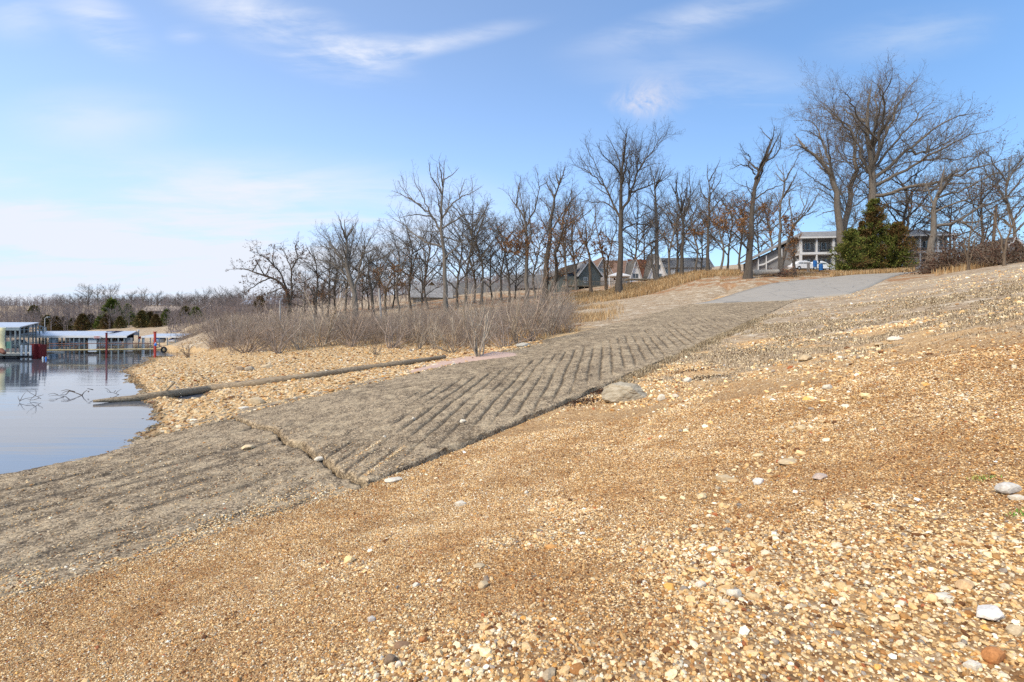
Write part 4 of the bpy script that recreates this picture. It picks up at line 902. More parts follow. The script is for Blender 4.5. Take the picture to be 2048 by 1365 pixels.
for i, (px, py) in enumerate(rows):
    X, Y, z = ground_at(px, py, 16)
    if Y > 70: Y = 66.0; X = (px - CX) / F * Y
    k = int(r_.integers(0, 4)); put_shrub(k, X, Y, float(1.3 + 2.4 * r_.random() ** 1.4 + (.5 if px > 930 else 0)), "bare shrub in the thicket along the shore, %s from the left" % (ordw(i) if i < 59 else ("sixtieth", "sixty-first", "sixty-second", "sixty-third", "sixty-fourth")[i - 59]), "thicket shrubs along the shore", float(r_.uniform(0, 6.28)))
# the mass of the thicket behind them
nb = 1750; py_ = r_.uniform(0, 1, nb); px_ = r_.uniform(405, 1140, nb); px_[1500:] = r_.uniform(325, 470, 250); Yb = 38 + 40 * py_ ** .9; Yb[1500:] = 66 + 26 * py_[1500:]; Yb = np.where(px_ > 900, Yb * .92 - 3, Yb); Xb = (px_ - CX) / F * Yb
sb, wb = sw(Xb, Yb); okb = (wb < -10.0) & (base_z(Xb, Yb) > .9); Xb, Yb = Xb[okb], Yb[okb]; nb = len(Xb); Zb = ground_z(Xb, Yb)
A = Acc(); n = nb * 8; pi = np.repeat(np.arange(nb), 8); d = r_.normal(size=(n, 3)) * .55; d[:, 2] = 1; d /= np.linalg.norm(d, axis=1, keepdims=True)
P = np.empty((n, 6, 3)); P[:, 0] = np.stack([Xb, Yb, Zb - .05], 1)[pi] + r_.normal(size=(n, 3)) * [.25, .25, 0]; Ln = r_.uniform(.7, 2.3, n) * (.12 + 1.25 * vnoise(Xb * .25, Yb * .3, 5))[pi]
for k in range(5): d = d + r_.normal(size=d.shape) * .12 + [0, 0, .05]; d /= np.linalg.norm(d, axis=1, keepdims=True); P[:, k + 1] = P[:, k] + d * (Ln / 5)[:, None]
Rd = np.linspace(.014, .006, 6)[None] * np.ones((n, 1)); A.add(*tubes(P, Rd, 3))
Q1, R1 = spawn(P, Rd, r_, 2.6, .2, .5, .9, (18, 50), 3, .1, .2, .006); A.add(*tubes(Q1, R1, 3))
V, Fq = A.get(); tag(link("thicket", np_mesh("thicket", V, Fq, m_scrub)), "grey-brown mass of leafless scrub behind the shore shrubs", "scrub", kind="stuff")

def blades(X, Y, Z, H, wd, r_, pal, lean=.45):
    n = len(X); az = r_.uniform(0, 6.28, n); d = np.stack([np.cos(az), np.sin(az), az * 0], 1); pz = np.stack([-np.sin(az), np.cos(az), az * 0], 1)
    b0 = np.stack([X, Y, Z - .02], 1); l1 = r_.uniform(0, lean, (n, 1)); u_ = np.array([0, 0, 1.0])
    m_ = b0 + (d * l1 * .35 + u_ * .6) * H[:, None]; tp = b0 + (d * l1 * 1.0 + u_ * (1 - .45 * l1)) * H[:, None]; w2 = wd[:, None] * .5
    V = np.stack([b0 - pz * w2, b0 + pz * w2, m_ + pz * w2 * .8, m_ - pz * w2 * .8, tp], 1).reshape(-1, 3); b_ = np.arange(n) * 5
    Fq = np.stack([b_, b_ + 1, b_ + 2, b_ + 3], 1); Ft = np.stack([b_ + 3, b_ + 2, b_ + 4], 1)
    Cc = np.repeat(pal[r_.integers(0, len(pal), n)] * r_.uniform(.7, 1.3, (n, 1)), 5, axis=0); return V, Fq, Ft, Cc
GP = np.array([(.36, .23, .105), (.42, .29, .15), (.50, .37, .21), (.28, .165, .075), (.33, .19, .08)]); GT = np.array([(.24, .175, .105), (.33, .25, .155), (.43, .34, .215), (.18, .125, .075), (.52, .42, .27)])
def grass_obj(name, label, sets, cat="grass"):
    Vs, Qs, Ts, Cs, b0 = [], [], [], [], 0
    for V, Fq, Ft, Cc in sets: Vs.append(V); Qs.append(Fq + b0); Ts.append(Ft + b0); Cs.append(Cc); b0 += len(V)
    tag(link(name, np_mesh(name, np.concatenate(Vs), [np.concatenate(Qs), np.concatenate(Ts)], m_blade, False, np.concatenate(Cs))), label, cat, kind="stuff")
def scatter(n, pxr, Yr, r_): px = r_.uniform(*pxr, n); Y = np.sqrt(r_.uniform(Yr[0] ** 2, Yr[1] ** 2, n)); return (px - CX) / F * Y, Y
sets = []
X, Y = scatter(46000, (1090, 1480), (64, 90), r_); c_ = fbm(X * .25, Y * .25, 3, 601); s, w = sw(X, Y); pxx = CX + F * X / Y
m = (c_ + .10 * r_.random(len(X)) > .40) & (w < -11) & (Y > 66 + .028 * (pxx - 1090)); X, Y, c_ = X[m], Y[m], c_[m]; sets.append(blades(X, Y, ground_z(X, Y), r_.uniform(.35, .95, len(X)) * (.5 + c_), np.full(len(X), .045), r_, GP))
X, Y = scatter(14000, (1440, 1700), (66, 84), r_); s, w = sw(X, Y); m = (w < -6.5) | (Y > 69); m &= fbm(X * .4, Y * .4, 3, 602) > .48; X, Y = X[m], Y[m]; sets.append(blades(X, Y, ground_z(X, Y), r_.uniform(.12, .4, len(X)), np.full(len(X), .045), r_, GP * .8))
X, Y = scatter(9000, (1815, 2100), (50, 66), r_); s, w = sw(X, Y); m = (w > 10) & (fbm(X * .5, Y * .5, 3, 603) > .45); X, Y = X[m], Y[m]; sets.append(blades(X, Y, ground_z(X, Y), r_.uniform(.25, 1.0, len(X)), np.full(len(X), .04), r_, GP))
X, Y = scatter(9000, (1660, 1830), (66.5, 71), r_); sets.append(blades(X, Y, ground_z(X, Y), r_.uniform(.25, .9, len(X)), np.full(len(X), .04), r_, GP))
X, Y = scatter(26000, (1000, 1260), (34, 64), r_); s, w = sw(X, Y); m = (w < -9.6) & (fbm(X * .35, Y * .35, 3, 604) + .12 * r_.random(len(X)) > .52) & (s > 14) & (r_.random(len(X)) < sstep(1262, 1160, CX + F * X / Y)); X, Y = X[m], Y[m]; sets.append(blades(X, Y, ground_z(X, Y), r_.uniform(.15, .6, len(X)), np.full(len(X), .03), r_, GP))
X, Y = scatter(40000, (420, 1130), (28, 62), r_); s, w = sw(X, Y); pxx = CX + F * X / Y; m = (w < -9.8) & (Y > 50 - .030 * (pxx - 420)) & (fbm(X * .35, Y * .35, 3, 605) > .46); X, Y = X[m], Y[m]; sets.append(blades(X, Y, ground_z(X, Y), r_.uniform(.12, .55, len(X)), np.full(len(X), .028), r_, GP))
grass_obj("dry_grass", "tall dry tan grass along the crest under the trees", sets)
sets = []
X, Y = scatter(150000, (1230, 2200), (7.5, 36), r_); s, w = sw(X, Y); tf, st, lf = cover(X, Y, X * 0); m = (w > .02) & (r_.random(len(X)) < tf * .9); X, Y = X[m], Y[m]; H_ = r_.uniform(.04, .13, len(X))
sets.append(blades(X, Y, ground_z(X, Y), H_, .007 + .0011 * Y, r_, GT * 1.15, 1.5))
# shaggy tufts along the slab's right edge
cx = r_.uniform(9.5, 30, 90); cw = r_.uniform(.0, .5, 90) ** 1.0
for q, (s0, w0) in enumerate(zip(cx, cw)):
    n = 130; a = r_.normal(size=(n, 2)) * .16; Xc, Yc = xy(s0, w0); X, Y = Xc + a[:, 0], Yc + a[:, 1]; sets.append(blades(X, Y, ground_z(X, Y), r_.uniform(.06, .24, n), np.full(n, .018), r_, GT, .9))
grass_obj("matted_turf", "flattened grey-brown dead turf in patches on the gravel slope", sets)
# little green weeds between the stones, lower right
for px, py, lab in ((1980, 958, "tiny green weed among the pebbles near the right edge, upper one"), (2040, 1030, "tiny green weed among the pebbles at the right edge, lower one"), (1955, 957, "tiny yellowish weed among the pebbles left of the upper green one")):
    X0, Y0, z0 = ground_at(px, py, 1.5, 20); n = 60; a = r_.normal(size=(n, 2)) * [.035, .02]; X, Y = X0 + a[:, 0], Y0 + a[:, 1]
    V, Fq, Ft, Cc = blades(X, Y, ground_z(X, Y) + .015, r_.uniform(.01, .03, n), np.full(n, .007), r_, np.array([(.10, .22, .03), (.16, .28, .05)]) if 'green weed' in lab and 'yellowish' not in lab else np.array([(.30, .30, .08)]), 1.0)
    tag(link("weed", np_mesh("weed", V - [X0, Y0, z0], [Fq, Ft], m_blade, False, Cc), None, None, (X0, Y0, z0)), lab, "weed", "green weeds in the gravel")

# evergreens
def spray(c, out, sz, r_, pal):
    """flat feathery sprays: clusters of slim leaf faces pointing outward"""
    n = len(c); d = out + r_.normal(size=(n, 3)) * .55 + [0, 0, .15]; d /= np.linalg.norm(d, axis=1, keepdims=True); p_ = np.cross(d, r_.normal(size=(n, 3))); p_ /= np.linalg.norm(p_, axis=1, keepdims=True) + 1e-9
    s = sz * r_.uniform(.6, 1.4, (n, 1)); V = np.stack([c, c + d * s * .5 + p_ * s * .16, c + d * s, c + d * s * .5 - p_ * s * .16], 1).reshape(-1, 3)
    Cc = np.repeat(pal[r_.integers(0, len(pal), n)] * r_.uniform(.7, 1.35, (n, 1)), 4, axis=0); return V, np.arange(4 * n).reshape(n, 4), Cc
EV = np.array([(.080, .105, .020), (.110, .135, .026), (.155, .160, .036), (.050, .066, .016), (.17, .145, .038)]); EVB = np.array([(.13, .075, .028), (.10, .075, .025), (.07, .07, .02), (.16, .085, .03)])
def evergreen(name, label, px, Y, H, Wd, seed, pal=EV, nbr=150, per=110, shape=1.0, group=None, sz=.26, trunk=True, brown=0.0):
    r_ = np.random.default_rng(seed); X = (px - CX) / F * Y; z = gz1(X, Y); base = np.array([X, Y, z])
    f = np.sort(r_.random(nbr) ** 1.15); az = r_.uniform(0, 6.28, nbr); rad = Wd / 2 * (1 - f) ** (.62 * shape) * np.minimum(1, (f + .12) / .25) * r_.uniform(.35, 1.25, nbr) + .12
    K = 5; P = np.empty((nbr, K + 1, 3)); P[:, 0] = np.stack([f * 0, f * 0, f * H * .97 + .1], 1); d = np.stack([np.cos(az), np.sin(az), .15 + f * .6], 1); d /= np.linalg.norm(d, axis=1, keepdims=True)
    for k in range(K): d = d + r_.normal(size=d.shape) * .12 + [0, 0, .06]; d /= np.linalg.norm(d, axis=1, keepdims=True); P[:, k + 1] = P[:, k] + d * (rad / K)[:, None]
    Rd = np.linspace(.035, .008, K + 1)[None] * np.ones((nbr, 1)); A = Acc(); tp = np.stack([np.zeros(9), np.zeros(9), np.linspace(-.1, H * .98, 9)], 1)[None]; A.add(*tubes(tp, np.linspace(H * .02, .02, 9)[None], 7))
    B = Acc(); B.add(*tubes(P, Rd, 3)); nn = nbr * per; pi = r_.integers(0, nbr, nn); t_ = r_.random(nn) ** .55; c, dd, _ = interp(P, Rd, t_, pi); c = c + r_.normal(size=(nn, 3)) * (.05 + .10 * rad[pi][:, None] * .5); out = dd
    V, Fq, Cc = spray(c, out, sz, r_, pal)
    if brown: mb = np.repeat((vnoise(c[:, 0] * .9 + 5, c[:, 2] * .9, seed) + .25 * c[:, 2] / H) > 1 - brown, 4); Cc[mb] = np.repeat(EVB[r_.integers(0, 4, nn)], 4, axis=0)[mb]
    root = empty(name, tuple(base), label, "tree", group); link("trunk", np_mesh("trunk", *A.get(), BK['brown']), None, root); link("branches", np_mesh("branches", *B.get(), BK['brown']), None, root)
    link("foliage", np_mesh("foliage", V, Fq, m_ever, False, Cc), None, root); return root
evergreen("cedar_tree", "left dark green cedar beside the road crest, in front of the balconies", 1700, 70.5, 6.0, 5.4, 401, nbr=160, per=120, shape=.95, brown=.2)
evergreen("cedar_tree", "tallest cedar in the middle of the green clump, brown-tipped top", 1748, 72, 10.4, 6.6, 402, nbr=240, per=115, shape=.95, brown=.42)
evergreen("cedar_tree", "right cedar of the green clump, nearest the end of the road", 1792, 70.5, 6.8, 5.6, 403, nbr=160, per=120, shape=.95, brown=.25)
evergreen("cedar_tree", "narrow olive cedar between the tallest and the left one", 1722, 73, 7.4, 3.6, 404, nbr=110, per=100, brown=.5)
# bramble heap by the road end
def heap(name, label, px, Y, Wd, H, n, seed, pal, leaves, mat, cat="shrub", group=None):
    r_ = np.random.default_rng(seed); X = (px - CX) / F * Y; z = gz1(X, Y); A = Acc(); K = 9; az = r_.uniform(0, 6.28, n); P = np.empty((n, K + 1, 3)); P[:, 0] = np.stack([r_.normal(size=n) * Wd * .2, r_.normal(size=n) * Wd * .16, np.full(n, -.05)], 1)
    d = np.stack([np.cos(az) * .8, np.sin(az) * .8, r_.uniform(.6, 2.2, n)], 1); d /= np.linalg.norm(d, axis=1, keepdims=True); Ln = H * r_.uniform(.9, 1.9, n)
    for k in range(K): d = d + r_.normal(size=d.shape) * .2 - [0, 0, .11]; d /= np.linalg.norm(d, axis=1, keepdims=True); P[:, k + 1] = P[:, k] + d * (Ln / K)[:, None]
    P[..., 2] = np.maximum(P[..., 2], .02); Rd = np.linspace(.022, .008, K + 1)[None] * np.ones((n, 1)); A.add(*tubes(P, Rd, 4)); Q1, R1 = spawn(P, Rd, r_, 2.4, .2, .4, H * .3, (25, 65), 4, .02, .25, .006); A.add(*tubes(Q1, R1, 3))
    root = empty(name, (X, Y, z), label, cat, group); link("branches", np_mesh("branches", *A.get(), mat), None, root)
    if leaves:
        e = np.concatenate([Q1[:, 2], Q1[:, 4], P[:, 5], P[:, 7]]); c = e[r_.integers(0, len(e), leaves)] + r_.normal(size=(leaves, 3)) * .12; V, Fq, Cc = leaf_quads(c, .10, r_, pal); link("leaves", np_mesh("leaves", V, Fq, m_leaf, False, Cc), None, root)
    return root
BR = np.array([(.045, .022, .016), (.065, .03, .02), (.03, .02, .014), (.09, .045, .03)])
heap("bramble_thicket", "dark reddish bramble heap left of the utility pole, beyond the slope", 1925, 56, 4.2, 3.0, 170, 501, BR, 5200, m_scrub2)
heap("bramble_thicket", "low brown bramble spilling beside the end of the road", 1878, 58, 3.2, 1.5, 110, 502, BR * 1.6, 1500, m_scrub2)
heap("bramble_thicket", "tangled vines round the grey gabled roof at the right edge", 2012, 50, 3.6, 2.3, 120, 503, BR * 1.3, 2200, m_scrub2)
heap("brush_pile", "dark pile of brush and sticks at the foot of the V-forked tree", 1566, 70, 3.0, .9, 90, 504, BR * 2.5, 700, m_scrub2)
heap("brush_pile", "heap of pale cut branches at the grassy end of the thicket", 1122, 52, 3.4, 1.9, 100, 505, BR, 0, BK['pale'])
heap("brush_pile", "sandy fallen brush below the grey gabled house", 1150, 60, 3.4, .9, 70, 506, BR, 0, m_scrub2)
# ---------------------------------------------------------------- far woods
r_ = np.random.default_rng(700)
n = 4900; px_ = np.concatenate([r_.uniform(-60, 480, 2300), r_.uniform(430, 1120, 1100), r_.uniform(335, 620, 500), r_.uniform(-620, -60, 1000)]); q = r_.random(n)
Yw = np.where(px_ < 480, 178 + 470 * q ** 1.3, 112 + 220 * q); Yw[3400:3900] = 84 + 95 * q[3400:3900]
Xw = (px_ - CX) / F * Yw; Zw = ground_z(Xw, Yw); ok = Zw > .5
clear = (np.abs(px_ - 262) < 75) & (np.abs(Yw - 222) < 16); ok &= ~clear | (r_.random(n) < .12)
ok &= ~((np.abs(px_ - 325) < 48) & (Yw > 225) & (Yw < 292) & (r_.random(n) < .8))
Xw, Yw, Zw = Xw[ok], Yw[ok], Zw[ok]; n = len(Xw); Hh = r_.uniform(5, 9, n) * np.where(Yw > 400, 1.15, .85) * np.where(Yw < 178, np.clip((Yw - 60) / 140, .28, .8), 1)
P = np.stack([np.stack([Xw, Yw, Zw - .2], 1), np.stack([Xw + r_.normal(size=n) * .3, Yw, Zw + Hh * .5], 1), np.stack([Xw + r_.normal(size=n) * .6, Yw, Zw + Hh], 1)], 1)
Rd = np.stack([Hh * .02, Hh * .013, Hh * .004], 1); A = Acc(); A.add(*tubes(P, Rd, 4))
Q1, R1 = spawn(P, Rd, r_, 1.15, .15, .55, 4.5, (30, 70), 3, .10, .2, .035); A.add(*tubes(Q1, R1, 3)); Q2, R2 = spawn(Q1, R1, r_, 1.5, .15, .55, 2.2, (25, 65), 2, .08, .2, .028); A.add(*tubes(Q2, R2, 3))
m_wood = twigmat("winter woods", (.175, .138, .126))
V, Fq = A.get(); tag(link("far_woods", np_mesh("far_woods", V, Fq, m_wood)), "leafless purple-grey woods covering the hills across the lake", "woods", kind="stuff")
# brown-green cedars along the far shore: a few shapes, copied
def cedar_mesh(seed, pal):
    r_ = np.random.default_rng(seed); n = 2600; h = r_.random(n) ** .8; az = r_.uniform(0, 6.28, n); rad = (1 - h) ** .7 * .42 * r_.uniform(.3, 1.15, n) * np.minimum(1, (h + .1) / .2)
    c = np.stack([np.cos(az) * rad, np.sin(az) * rad, h], 1); o = np.stack([np.cos(az), np.sin(az), az * 0 + .3], 1); V, Fq, Cc = spray(c, o, .13, r_, pal)
    return np_mesh("foliage", V, Fq, m_ever, False, Cc)
CE = [cedar_mesh(710, EV * 1.1), cedar_mesh(711, np.array([(.13, .075, .030), (.10, .065, .022), (.085, .07, .022)])), cedar_mesh(712, np.array([(.10, .085, .025), (.15, .10, .035), (.07, .065, .02)]))]
tk = np_mesh("trunk", *tubes(np.array([[[0, 0, -.02], [0, 0, .4], [0, 0, .85]]], float), np.array([[.03, .02, .005]]), 5), BK['brown'])
cds = sorted([(95, 186, 5.5, 2), (112, 182, 5.2, 1), (128, 188, 4.6, 1), (146, 184, 4.2, 2), (165, 180, 5.6, 1), (182, 186, 5.0, 1), (200, 182, 4.4, 0), (214, 180, 5.0, 1), (224, 196, 9.5, 0), (240, 178, 4.0, 2), (262, 190, 4.6, 0), (284, 176, 5.6, 2), (300, 180, 4.8, 1), (312, 172, 4.2, 1), (334, 178, 5.2, 0), (68, 240, 7.5, 2), (372, 170, 5.5, 2), (392, 150, 4.6, 0), (256, 250, 6.0, 0), (520, 140, 4.4, 1)])
for i, (px, Y, H, k) in enumerate(cds):
    X = (px - CX) / F * Y; o = empty("cedar_tree", (X, Y, gz1(X, Y) - .1), "rust and green cedar on the far shore behind the docks, %s from the left" % ordw(i), "tree", "cedars on the far shore", float(r_.uniform(0, 6)))
    o.scale = (H * 1.05, H * 1.05, H); link("foliage", CE[k], None, o); link("trunk", tk, None, o)

# ---------------------------------------------------------------- building helpers
class MB:
    def __init__(s): s.V, s.F = [], []
    def box(s, x0, x1, y0, y1, z0, z1):
        b0 = len(s.V); s.V += [(x0, y0, z0), (x1, y0, z0), (x1, y1, z0), (x0, y1, z0), (x0, y0, z1), (x1, y0, z1), (x1, y1, z1), (x0, y1, z1)]
        s.F += [tuple(b0 + i for i in f) for f in ((0, 3, 2, 1), (4, 5, 6, 7), (0, 1, 5, 4), (1, 2, 6, 5), (2, 3, 7, 6), (3, 0, 4, 7))]; return s
    def prism(s, prof, y0, y1, axis='y'):
        """profile in (x, z) extruded along y, or in (y, z) extruded along x"""
        b0 = len(s.V); n = len(prof)
        for yv in (y0, y1): s.V += [(a, yv, c) if axis == 'y' else (yv, a, c) for a, c in prof]
        s.F.append(tuple(b0 + i for i in range(n))); s.F.append(tuple(b0 + n + i for i in reversed(range(n))))
        for i in range(n): j = (i + 1) % n; s.F.append((b0 + i, b0 + n + i, b0 + n + j, b0 + j))
        return s
    def bar(s, p, q, r, m=6):
        V, Fq = tubes(np.array([[p, q]], float), np.array([[r, r]], float), m); b0 = len(s.V); s.V += [tuple(v) for v in V]; s.F += [tuple(b0 + i for i in f) for f in Fq]
        s.F.append(tuple(b0 + i for i in reversed(range(m)))); s.F.append(tuple(b0 + m + i for i in range(m))); return s
    def build(s, name, mat, parent=None, loc=None, smooth=False):
        me = bpy.data.meshes.new(name); me.from_pydata(s.V, [], s.F); me.update()
        if smooth: me.polygons.foreach_set('use_smooth', [True] * len(me.polygons))
        me.materials.append(mat); o = bpy.data.objects.new(name, me); col.objects.link(o)
        if parent is not None: o.parent = parent
        if loc is not None: o.location = loc
        return o
def siding(name, rgb, axis=2, scale=5.0, rough=.7):
    m, t, b = material(name); tc_ = N(t, 'ShaderNodeTexCoord'); sp = N(t, 'ShaderNodeSeparateXYZ'); L(t, tc_.outputs['Object'], sp.inputs[0])
    f = M(t, 'FRACT', M(t, 'MULTIPLY', sp.outputs[axis], scale)); n = NOISE(t, tc_.outputs['Object'], 1.4, 5, .65)
    c = RAMP(t, n, [(.3, tuple(x * .82 for x in rgb)), (.7, tuple(min(.9, x * 1.08) for x in rgb))]); L(t, c, b.inputs['Base Color']); b.inputs['Roughness'].default_value = rough
    bp = N(t, 'ShaderNodeBump'); bp.inputs['Strength'].default_value = .8; bp.inputs['Distance'].default_value = .03; L(t, f, bp.inputs['Height']); L(t, bp.outputs[0], b.inputs['Normal']); return m
m_white = siding("white boards", (.68, .68, .68)); m_greysid = siding("grey lap siding", (.20, .20, .205)); m_green = siding("dark grey-green siding", (.105, .118, .108), 0, 3.0); m_pink = siding("pale pinkish boards", (.50, .44, .40))
m_shing = simple("grey shingles", (.21, .205, .20), .9, var=.35, scale=2.0, bump=.4); m_shingd = simple("dark weathered shingles", (.115, .108, .10), .9, var=.35, scale=2.0, bump=.4); m_shingb = simple("brown shingles", (.17, .105, .075), .9, var=.35, scale=2.0, bump=.4); m_shingr = simple("rust brown shingles", (.17, .07, .045), .9, var=.35, scale=2.0, bump=.4)
m_trim = simple("white trim paint", (.52, .52, .52), .5, var=.08); m_glass = simple("window glass", (.07, .085, .10), .08, var=.2, spec=.6); m_dark = simple("near-black paint", (.05, .05, .052), .8); m_deck = simple("weathered deck wood", (.20, .165, .115), .85, var=.3, scale=8); m_black = simple("black metal", (.02, .02, .022), .5)  # m_dark: even near-black for dock back panels, barrel caps and a boat cover
m_metal = simple("galvanised roof sheet", (.52, .54, .57), .35, .5, var=.15, scale=3); m_steel = simple("grey-green dock steel", (.17, .21, .23), .5, .3, var=.2); m_red = simple("dark red paint", (.12, .012, .014), .5, var=.2); m_bred = simple("bright red paint", (.32, .04, .03), .5, var=.2); m_yel = simple("weathered yellow rail paint", (.36, .29, .15), .6, var=.25, scale=4); m_blue = simple("blue plastic", (.03, .17, .50), .4, var=.1)
m_tarp = simple("cream tarpaulin", (.60, .52, .30), .7, var=.12, scale=1.5, bump=.3); m_conc = simple("dock concrete", (.36, .34, .29), .9, var=.2); m_lblue = siding("pale blue-grey dock panel", (.34, .39, .45), 0, 4); m_gteal = simple("teal mesh panel", (.05, .14, .13), .6); m_tyre = simple("tyre rubber", (.022, .022, .024), .85); m_rust = simple("rusty steel pipe", (.13, .050, .030), .7, var=.35, scale=6); m_car = simple("white car paint", (.70, .71, .72), .25, var=.03, spec=.6); m_navy = simple("navy canvas", (.03, .045, .13), .7); m_boat = simple("white fibreglass", (.62, .64, .68), .3, var=.05); m_orange = simple("orange strap", (.6, .16, .03), .6); m_pole = simple("creosoted pole wood", (.10, .072, .052), .9, var=.3, scale=5); m_ppole = simple("grey weathered pole wood", (.30, .28, .26), .9, var=.25, scale=5)

def frame_root(name, label, cat, px, Y, yaw, z=None, group=None):
    X = (px - CX) / F * Y; zz = gz1(X, Y) if z is None else z
    return empty(name, (X, Y, zz), label, cat, group, R(yaw))
def windowp(root, x0, x1, z0, z1, y, name="window"):
    fr = MB(); t_ = .09; fr.box(x0 - t_, x0, y - .06, y + .02, z0 - t_, z1 + t_); fr.box(x1, x1 + t_, y - .06, y + .02, z0 - t_, z1 + t_); fr.box(x0, x1, y - .06, y + .02, z1, z1 + t_); fr.box(x0, x1, y - .06, y + .02, z0 - t_, z0); fr.box((x0 + x1) / 2 - .03, (x0 + x1) / 2 + .03, y - .05, y + .02, z0, z1)
    o = fr.build(name, m_trim, root); MB().box(x0, x1, y - .025, y + .01, z0, z1).build("pane", m_glass, o); return o
# two-storey white lodge behind the cedars
lod = frame_root("lodge", "white two-storey lodge with columned balconies behind the cedars", "building", 1600, 92, -7, z=float(W(1600, 537, 92)[2]) - .3)
LW, LD = 25.5, 11.0; fl, eav = 3.15, 5.7
MB().box(.0, LW, 2.0, LD, -1.5, eav).build("wall", m_greysid, lod)
rf = MB(); rf.V += [(-.5, -.5, eav), (LW + .5, -.5, eav), (LW + .5, LD + .5, eav), (-.5, LD + .5, eav), (2.5, LD / 2, eav + 2.1), (LW - 2.5, LD / 2, eav + 2.1), (-.5, -.5, eav + .18), (LW + .5, -.5, eav + .18), (LW + .5, LD + .5, eav + .18), (-.5, LD + .5, eav + .18)]
rf.F += [(6, 7, 5, 4), (8, 9, 4, 5), (7, 8, 5), (9, 6, 4), (0, 3, 2, 1), (0, 1, 7, 6), (1, 2, 8, 7), (2, 3, 9, 8), (3, 0, 6, 9)]; rf.build("roof", m_shing, lod)
MB().box(-.5, LW + .5, -.56, -.505, eav - .12, eav + .16).build("fascia", m_trim, lod)
MB().box(-.05, LW + .05, -.1, 1.995, fl - .42, fl).build("balcony", m_trim, lod)
MB().box(-.05, LW + .05, -.1, 1.99, -.35, .15).build("porch_floor", m_trim, lod)
nb_ = 9; bw = LW / nb_
for i in range(nb_ + 1):
    x = min(max(i * bw, .15), LW - .15); w_2 = .20 if i % 2 == 0 else .11
    for z0, z1 in ((.15, fl - .42), (fl, eav)): MB().box(x - w_2, x + w_2, -.05, .30, z0, z1).build("column", m_trim, lod)
for i in range(nb_):
    for z0 in (.15, fl):
        x0 = i * bw + .35; MB().box(x0, x0 + 1.0, 1.93, 1.99, z0, z0 + 2.05).build("door", m_trim, lod)
        windowp(lod, x0 + 1.25, x0 + 2.15, z0 + .75, z0 + 1.95, 1.96)
        rl = MB(); rl.box(i * bw + .22, (i + 1) * bw - .22, .08, .12, z0 + .95, z0 + 1.0)
        for k in range(12): xx = i * bw + .3 + k * (bw - .6) / 11; rl.box(xx - .012, xx + .012, .085, .115, z0 + .05, z0 + .95)
        rl.build("railing", m_black, lod)
wing = MB().prism([(-6.6, -1.5), (-.06, -1.5), (-.06, eav - .3), (-6.6, 2.4)], 2.5, 10.0); wing.build("stair_wing", m_greysid, lod)
MB().prism([(-7.6, 2.25), (-.02, eav + .35), (-.02, eav + .6), (-7.6, 2.5)], 1.6, 10.6).build("wing_roof", m_shing, lod)
st = MB(); st.prism([(-6.4, 1.0), (-5.4, 1.25), (-2.4, 2.9), (-2.4, 3.15), (-5.4, 1.55), (-6.4, 1.3)], 2.1, 2.2); [st.box(x - .08, x + .08, 2.05, 2.25, -1.3, z) for x, z in ((-6.4, 2.4), (-5.0, 3.0), (-2.3, 4.2))]; st.build("staircase", m_trim, lod)

# ---- gabled houses beyond the grass
def gable_house(label, px, Y, yaw, Wd, D, wallh, roofh, mw, mr, pybase, over=.5, deck=None, wins=(), ridge='y', name="house", doors=()):
    label = " ".join(label.split()[:16]); h = frame_root(name, label, "house", px, Y, yaw, z=float(W(px, pybase, Y)[2]))
    if ridge == 'y': MB().prism([(0, -3), (Wd, -3), (Wd, wallh), (Wd / 2, wallh + roofh), (0, wallh)], 0, D).build("wall", mw, h)
    else: MB().prism([(0, -3), (D, -3), (D, wallh), (D / 2, wallh + roofh), (0, wallh)], 0, Wd, 'x').build("wall", mw, h)
    sl = roofh / ((Wd if ridge == 'y' else D) / 2); t_ = .18; w2 = (Wd if ridge == 'y' else D); a = (-over, wallh - over * sl)
    prof = [(-over, wallh - over * sl + .03), (w2 / 2, wallh + roofh + .03), (w2 + over, wallh - over * sl + .03), (w2 + over, wallh - over * sl + .03 + t_), (w2 / 2, wallh + roofh + .06 + t_), (-over, wallh - over * sl + .03 + t_)]
    L_ = D if ridge == 'y' else Wd; MB().prism(prof, -over, L_ + over, ridge if ridge == 'y' else 'x').build("roof", mr, h)
    tr2 = [(-over, wallh - over * sl - .12), (w2 / 2, wallh + roofh - .12), (w2 + over, wallh - over * sl - .12), (w2 + over, wallh - over * sl + .19), (w2 / 2, wallh + roofh + .22), (-over, wallh - over * sl + .19)]
    MB().prism(tr2, -over - .06, -over - .005, ridge if ridge == 'y' else 'x').build("trim_board", m_trim, h)
    for x0, x1, z0, z1 in wins: windowp(h, x0, x1, z0, z1, -.0)
    for x0, x1, z0, z1 in doors: MB().box(x0, x1, -.05, -.004, z0, z1).build("door", m_trim, h)
    if deck:
        dk = MB(); dk.box(deck[0], deck[1], -deck[2], -.1, -.25, .0); dk.build("deck", m_deck, h); rl = MB(); rl.box(deck[0], deck[1], -deck[2], -deck[2] + .06, .9, 1.0); [rl.box(x - .03, x + .03, -deck[2], -deck[2] + .05, 0, .9) for x in np.arange(deck[0] + .1, deck[1], .4)]; rl.build("railing", m_deck, h)
        for x in np.arange(deck[0] + .2, deck[1], 2.2): MB().box(x - .07, x + .07, -deck[2] + .05, -deck[2] + .2, -3.2, -.25).build("post", m_deck, h)
    return h
gh = gable_house("grey-green gabled house with vertical boards and a deck, half hidden by the dark oak", 1158, 116, 12, 5.2, 9, 2.8, 3.3, m_green, m_shing, 573, deck=(-4.2, 5.0, 2.6), wins=[(1.2, 2.0, .9, 2.0)])
